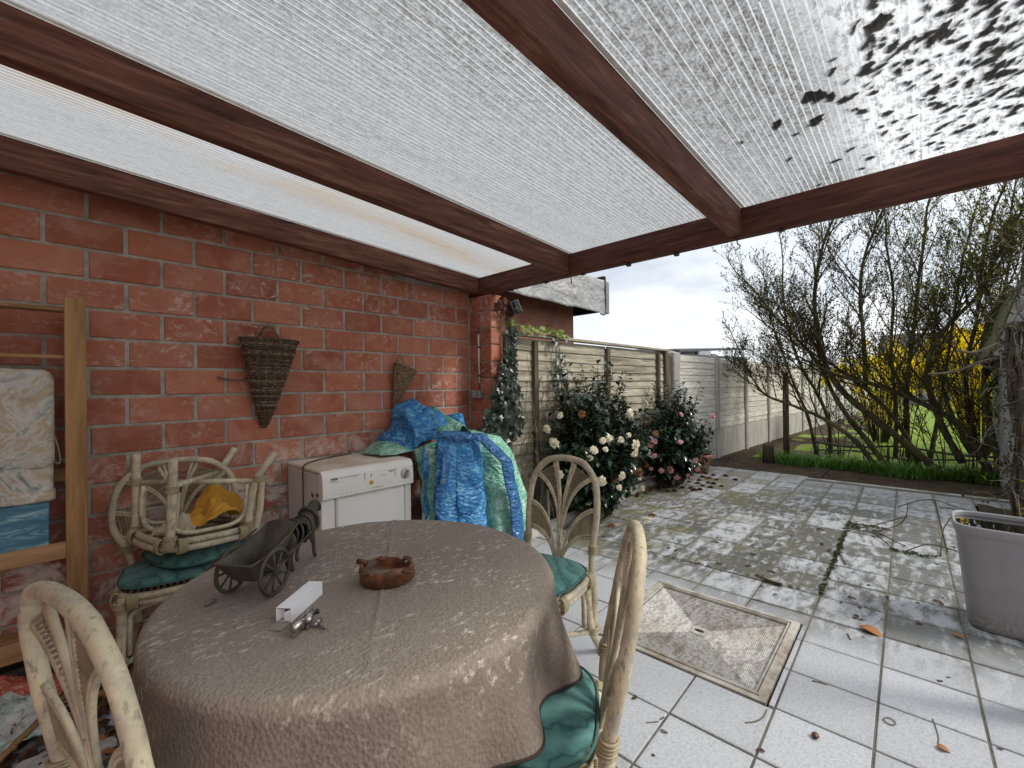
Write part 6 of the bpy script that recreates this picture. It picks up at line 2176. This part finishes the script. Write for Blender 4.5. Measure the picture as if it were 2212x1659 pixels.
# ------------------------------------------------------------------ fallen blossoms, leaves, twigs on the tiles
def F4(x, y): return at_z((1900 + x / 2.765) / 1.51175, (1500 + y / 2.765) / 1.51175, .003)
def F5(x, y): return at_z((2544 + x / 2.765) / 1.51175, (1500 + y / 2.765) / 1.51175, .003)
def F6(x, y): return at_z((2544 + x / 2.765) / 1.51175, (1908 + y / 2.765) / 1.51175, .003)
def F7(x, y): return at_z((1900 + x / 2.765) / 1.51175, (1908 + y / 2.765) / 1.51175, .003)
r = random.Random(123)
P1 = [blossom_mesh('fallen_blossom', 'petal_dark', .040, 200 + k, 3, .3) for k in range(3)]
P2 = [blossom_mesh('fallen_blossom', 'petal_brown', .046, 210 + k, 3, .25) for k in range(2)]
P3 = [blossom_mesh('fallen_blossom', 'petal_white', .050, 220, 3, .15)]
used = set()
def drop(protos, p, s, label, group, cat='blossom'):
    o = r.choice(protos)
    if o.name in used:
        o = o.copy(); COL.objects.link(o)
    used.add(o.name)
    o.location = p; o.rotation_euler = (r.uniform(-.3, .3), r.uniform(-.3, .3), r.uniform(0, 6)); o.scale = (s, s, s * .8)
    tag(o, label, cat, group)
GD = 'withered dark blossoms fallen below the pink camellia'
for (x, y) in ((775, 290), (835, 285), (910, 255), (990, 260), (1070, 275), (1095, 160), (1185, 145), (1140, 210), (1215, 185), (1190, 220), (1300, 150), (1385, 185), (1165, 255), (1260, 243), (1205, 62), (690, 265), (740, 255), (1095, 240), (1010, 280), (1060, 190), (965, 205), (1120, 130)):
    drop(P1, F4(x, y), r.uniform(.85, 1.25), 'withered dark brown blossom fallen on the tiles below the pink camellia', GD)
GB = 'orange-brown blossoms fallen below the camellias'
for (x, y) in ((620, 270), (590, 248), (1045, 218), (1150, 172), (1015, 268), (520, 250), (1400, -1400)):
    if y > 0: drop(P2, F4(x, y), r.uniform(1.0, 1.3), 'orange-brown blossom fallen on the tiles below the camellias', GB)
drop(P2, F4(640, 505), 1.0, 'orange half of the fallen blossom lying alone on the open tiles', None)
drop(P3, F4(590, 548), 1.15, 'cream white fallen blossom lying alone on the open tiles', None)
drop(P2, F4(262, 600), 1.1, 'rusty blossom on the tiles just right of the palm-back chair', None)
drop(P2, F4(215, 490), .9, 'small rusty blossom peeping out behind the palm-back chair', None)
# dark wet scraps of leaf
def scrap_mesh(seed):
    q = random.Random(seed); mb = MB()
    for k in range(q.choice((1, 2, 3))):
        a = q.uniform(0, 6.28)
        mb.leaf((q.uniform(-.012, .012), q.uniform(-.012, .012), .002 + .002 * k), (math.cos(a), math.sin(a), .12), (0, 0, 1), q.uniform(.028, .05), q.uniform(.016, .028), 0, .2, .25, rich=True)
    return mb.build('leaf_scrap', 'petal_dark')
PS = [scrap_mesh(300 + k) for k in range(5)]
GS = 'dark wet leaf scraps scattered over the tiles'
for (x, y) in ((210, 695), (560, 745), (775, 800), (805, 712), (1215, 748), (1540, 780), (1553, 863), (940, 885), (985, 920), (1045, 935), (1090, 950), (1150, 965), (1275, 910), (1245, 945), (1290, 978), (1395, 990), (1510, 968), (1610, 938), (1640, 1075), (1660, 1095), (1610, 1060), (1700, 1010), (1630, 1140), (1505, 1057), (1740, 1220), (1900, 1160), (1945, 1160), (2150, 630), (2160, 760), (1815, 660), (1905, 688), (850, 487), (1345, 318), (855, 825), (820, 885), (620, 1020), (750, 455)):
    drop(PS, F4(x, y), r.uniform(.5, 1.0), 'small dark wet leaf scrap on the white tiles', GS, 'leaf')
for (x, y) in ((370, 630), (380, 765), (445, 830), (860, 700), (760, 740), (530, 1080), (800, 1135), (820, 1140), (650, 1245), (570, 1310), (730, 1335), (1480, 1247), (1440, 1285), (1245, 1290), (1565, 1060), (1450, 945), (1390, 1060), (1690, 1275), (1720, 1310), (1265, 1480), (1310, 955), (715, 1440), (970, 1255), (1130, 780), (690, 560), (1590, 800), (1560, 790), (1700, 1215), (1770, 1460)):
    drop(PS, F5(x, y), r.uniform(.5, 1.0), 'small dark wet leaf scrap on the white tiles', GS, 'leaf')
for (x, y) in ((1695, 582), (1455, 880), (1255, 560), (745, 468), (1545, 845), (2020, 1495)):
    drop(PS, F6(x, y), r.uniform(.3, .5), 'small dark wet leaf scrap on the white tiles', GS, 'leaf')
for (x, y) in ((735, 1212), (485, 1025), (1605, 1495), (750, 1335), (620, 1545)):
    drop(PS, F7(x, y), r.uniform(.3, .6), 'small dark wet leaf scrap on the white tiles', GS, 'leaf')
# bigger leaves one can tell apart
def big_leaf(p, a, L, W, m, label, seed, curl=.25):
    mb = MB(); q = random.Random(seed)
    mb.leaf((0, 0, .004), (1, 0, .10), (0, 0, 1), L, W, 0, .35, curl, rich=True)
    o = mb.build('fallen_leaf', m, solid=.001)
    o.location = p; o.rotation_euler = (0, 0, a)
    return tag(o, label, 'leaf')
a0 = F5(720, 1510); b0_ = F5(950, 1605); big_leaf(a0, math.atan2((b0_ - a0).y, (b0_ - a0).x), (b0_ - a0).length, .075, 'orange_leaf', 'large shrivelled orange-brown leaf at a tile crossing', 1)
a0 = F5(1568, 1585); b0_ = F5(1680, 1625); big_leaf(a0, math.atan2((b0_ - a0).y, (b0_ - a0).x), (b0_ - a0).length, .034, 'orange_leaf', 'reddish dry leaf on the tiles in front of the grey planter', 2, .05)
a0 = F6(1420, 1465); b0_ = F6(1545, 1520); big_leaf(a0, math.atan2((b0_ - a0).y, (b0_ - a0).x), (b0_ - a0).length, .030, 'orange_leaf', 'reddish brown leaf lowest on the tiles near the photo edge', 3)
p = F6(328, 1378)
mb = MB(); mb.lathe([(0, 0), (.010, .001), (.013, .006), (.009, .012), (0, .014)], 14, p, 0, True, 1.3, 1)
tag(mb.build('snail_shell', 'glazed_brown'), 'small brown snail shell on the near tiles', 'shell')
p = F6(1000, 1240)
mb = MB(); mb.tube([p + Vector((.021 * math.cos(a), .017 * math.sin(a), .002)) for a in [2 * PI * k / 24 for k in range(24)]], .0022, 6, closed=True)
tag(mb.build('rubber_ring', 'dry_stem'), 'small grey ring lying on the near tiles', 'ring')
def twig_(pts, rad, label):
    mb = MB(); mb.tube(arc_pts(pts, 5), rad, 6)
    tag(mb.build('fallen_twig', 'dry_stem'), label, 'twig')
twig_([F6(300, 872), F6(365, 885), F6(438, 905)], .0035, 'short straw-coloured twig right of the shower tray')
twig_([F6(620, 445), F6(632, 470), F6(645, 498)], .0035, 'short dark twig beside the orange-brown leaf')
twig_([F7(1672, 1130), F7(1640, 1195), F7(1570, 1238), F7(1475, 1250)], .0025, 'thin curved grass stalk at the front corner of the shower tray')
twig_([F7(1372, 1210) + Vector((.0, 0, 0)), F6(1410, 1290), F6(1440, 1380), F6(1436, 1440)] if False else [F6(1388, 1215), F6(1415, 1290), F6(1440, 1380), F6(1436, 1440)], .0018, 'thin dry stalk above the lowest reddish leaf')
twig_([F7(580, 1250), F7(640, 1245), F7(690, 1240)], .002, 'wispy rootlet left of the tile joint near the edge-on chair')
# moss along a tile joint
mb = MB()
def mclump(p, s):
    for k in range(14):
        d = rvec(r); mb.leaf(p + Vector((d.x * s, d.y * s, .002)), (d.x, d.y, .5 + abs(d.z)), rvec(r), r.uniform(.007, .018), .008)
for k in range(110):
    rr0 = -7.1 + 6.1 * r.random()
    if r.random() < .25 * 0: continue
    w = (.25 + .6 * abs(math.sin(rr0 * 5.3)) ** 2)
    mclump(tile_pt(rr0, r.uniform(-.05, .05) * w, .001), .012 * w)
for k in range(40): mclump(tile_pt(-7 + .9 * r.random() ** 2, .1 + .8 * r.random() ** 2, .001), .014)
for k in range(30): mclump(tile_pt(-5.1 + .25 * r.random(), 1 + .8 * r.random() ** 2, .001), .012)
for k in range(24): mclump(tile_pt(-1 + r.uniform(-.06, .06), -1.0 + .3 * r.random(), .001), .012)
tag(mb.build('joint_moss', 'moss_green'), 'dark moss and seedlings growing along the tile joints', 'moss', kind='stuff')
# soil and leaf crumbs at the edge of the bed
mb = MB()
for k in range(900):
    x = 2.9 + 3.9 * r.random(); y = -.60 + (x - 2.9) * .03 - abs(r.gauss(0, .11)) * (1.4 if 3.2 < x < 4.6 or x > 5.2 else .7)
    a = r.uniform(0, 6.28); L = r.uniform(.008, .028)
    mb.leaf((x, y, .004), (math.cos(a), math.sin(a), r.uniform(0, .5)), (0, 0, 1), L, L * .6)
tag(mb.build('bed_litter', 'dead_leaf'), 'soil crumbs and dead leaf bits spilled from the bed onto the tiles', 'litter', kind='stuff')
mb = MB()
for k in range(500):
    x = 7.1 + 1.0 * r.random(); y = r.uniform(-3.6, -.3); a = r.uniform(0, 6.28); L = r.uniform(.015, .05)
    mb.leaf((x, y, -.008), (math.cos(a), math.sin(a), r.uniform(0, .4)), (0, 0, 1), L, L * .5)
for k in range(500):
    x = 7.6 + 4 * r.random(); y = -.5 - (x - 7.6) * .05 - abs(r.gauss(0, .12)); a = r.uniform(0, 6.28); L = r.uniform(.02, .05)
    mb.leaf((x, y, .03), (math.cos(a), math.sin(a), r.uniform(0, .5)), (0, 0, 1), L, L * .5)
tag(mb.build('path_litter', 'dead_leaf'), 'dead leaf bits on the soil path and along the concrete fence', 'litter', kind='stuff')

# ------------------------------------------------------------------ corner litter, lower left
mb = MB(); q = random.Random(2)
for k in range(1500):
    x = q.uniform(-.55, .34); y = q.uniform(-1.15, -.04)
    if math.hypot(x - .0, (y + .62) * .9) > .62 * q.uniform(.5, 1.1): continue
    a = q.uniform(0, 6.28); L = q.uniform(.02, .065)
    mb.leaf((x, y, q.uniform(.004, .028)), (math.cos(a), math.sin(a), q.uniform(-.1, .5)), (q.uniform(-.5, .5), q.uniform(-.5, .5), 1), L, L * q.uniform(.4, .8), q.choice((0, 0, 0, 1)), .2, q.uniform(-.3, .5), rich=True)
tag(mb.build('leaf_litter', ['dead_leaf', 'orange_leaf']), 'heap of dry brown leaves on the floor under the near left chair', 'leaf litter', kind='stuff')
crumple('plastic_bag', (-.30, -.22, .0), .20, .14, .13, 'red_bag', 'red dotted plastic bag on the floor under the pine rack', 'bag', 2.0)
crumple('plastic_bag', (-.30, -.46, .0), .16, .20, .12, 'printed_plastic', 'clear plastic bag with green print in front of the red bag', 'bag', 6.0, .5)
crumple('plastic_sheet', (-.15, -.86, .0), .16, .12, .06, 'grey_sheet', 'grey crumpled plastic sheet by the near left chair', 'sheet', 8.0, .3)
mb = MB(); mb.tube([(-.34, -.86, .05), (-.22, -.66, .06), (-.03, -.36, .07)], [.010, .011, .010], 8)
for k in (.35, .7): 
    c = Vector((-.34, -.86, .05)).lerp(Vector((-.03, -.36, .07)), k); mb.tube([c - Vector((.003, .005, 0)), c + Vector((.003, .005, 0))], .0135, 8)
tag(mb.build('bamboo_cane', 'bamboo'), 'short bamboo cane lying on the floor by the bags', 'cane')
# ------------------------------------------------------------------ sky and light
w = bpy.data.worlds.new('World'); scene.world = w; w.use_nodes = True
nt = w.node_tree; nt.nodes.clear(); g = G(nt)
SUN_EL, SUN_AZ = R(44), R(-62)      # azimuth measured in the XY plane from +X
sky = g.n('TexSky', sky_type='NISHITA', sun_disc=False)
sky.sun_elevation = SUN_EL; sky.sun_rotation = R(90) - SUN_AZ
sky.dust_density = 2.0
b1 = g.n('Background', {'Color': sky.outputs[0], 'Strength': .10})
tcn = g.n('TexCoord').outputs['Generated']
v = g.map(tcn, (1, 1, 2.6))
n1 = g.noise(v, 2.6, 6, .55, .3); n2 = g.noise(g.map(tcn, (1, 1, 3.4), (0, 0, .4)), 5.5, 4, .5)
f = g.m('ADD', g.m('MULTIPLY', n1, .7), g.m('MULTIPLY', n2, .3))
col = g.ramp(f, [(.36, (.46, .50, .55)), (.45, (.60, .635, .67)), (.54, (.735, .755, .78)), (.7, (.86, .87, .88))])
b2 = g.n('Background', {'Color': col, 'Strength': SKY_STR})
mx = g.n('MixShader', {0: .88, 1: b1.outputs[0], 2: b2.outputs[0]})
o = g.n('OutputWorld'); nt.links.new(mx.outputs[0], o.inputs[0])
ld = bpy.data.lights.new('sun', 'SUN'); ld.energy = SUN_STR; ld.angle = R(14); ld.color = (1, .95, .87)
lo = bpy.data.objects.new('sun', ld); COL.objects.link(lo)
dirv = Vector((math.cos(SUN_EL) * math.cos(SUN_AZ), math.cos(SUN_EL) * math.sin(SUN_AZ), math.sin(SUN_EL)))
lo.rotation_euler = dirv.to_track_quat('Z', 'Y').to_euler()
vs = scene.view_settings
vs.view_transform = 'Standard'; vs.look = 'None'; vs.gamma = 1.0; vs.exposure = EXPO
try: vs.use_curve_mapping = False
except Exception: pass
cy_ = scene.cycles
cy_.max_bounces = 10; cy_.diffuse_bounces = 5; cy_.transparent_max_bounces = 16; cy_.transmission_bounces = 6; cy_.glossy_bounces = 3
cy_.use_denoising = True
cy_.sample_clamp_indirect = 6
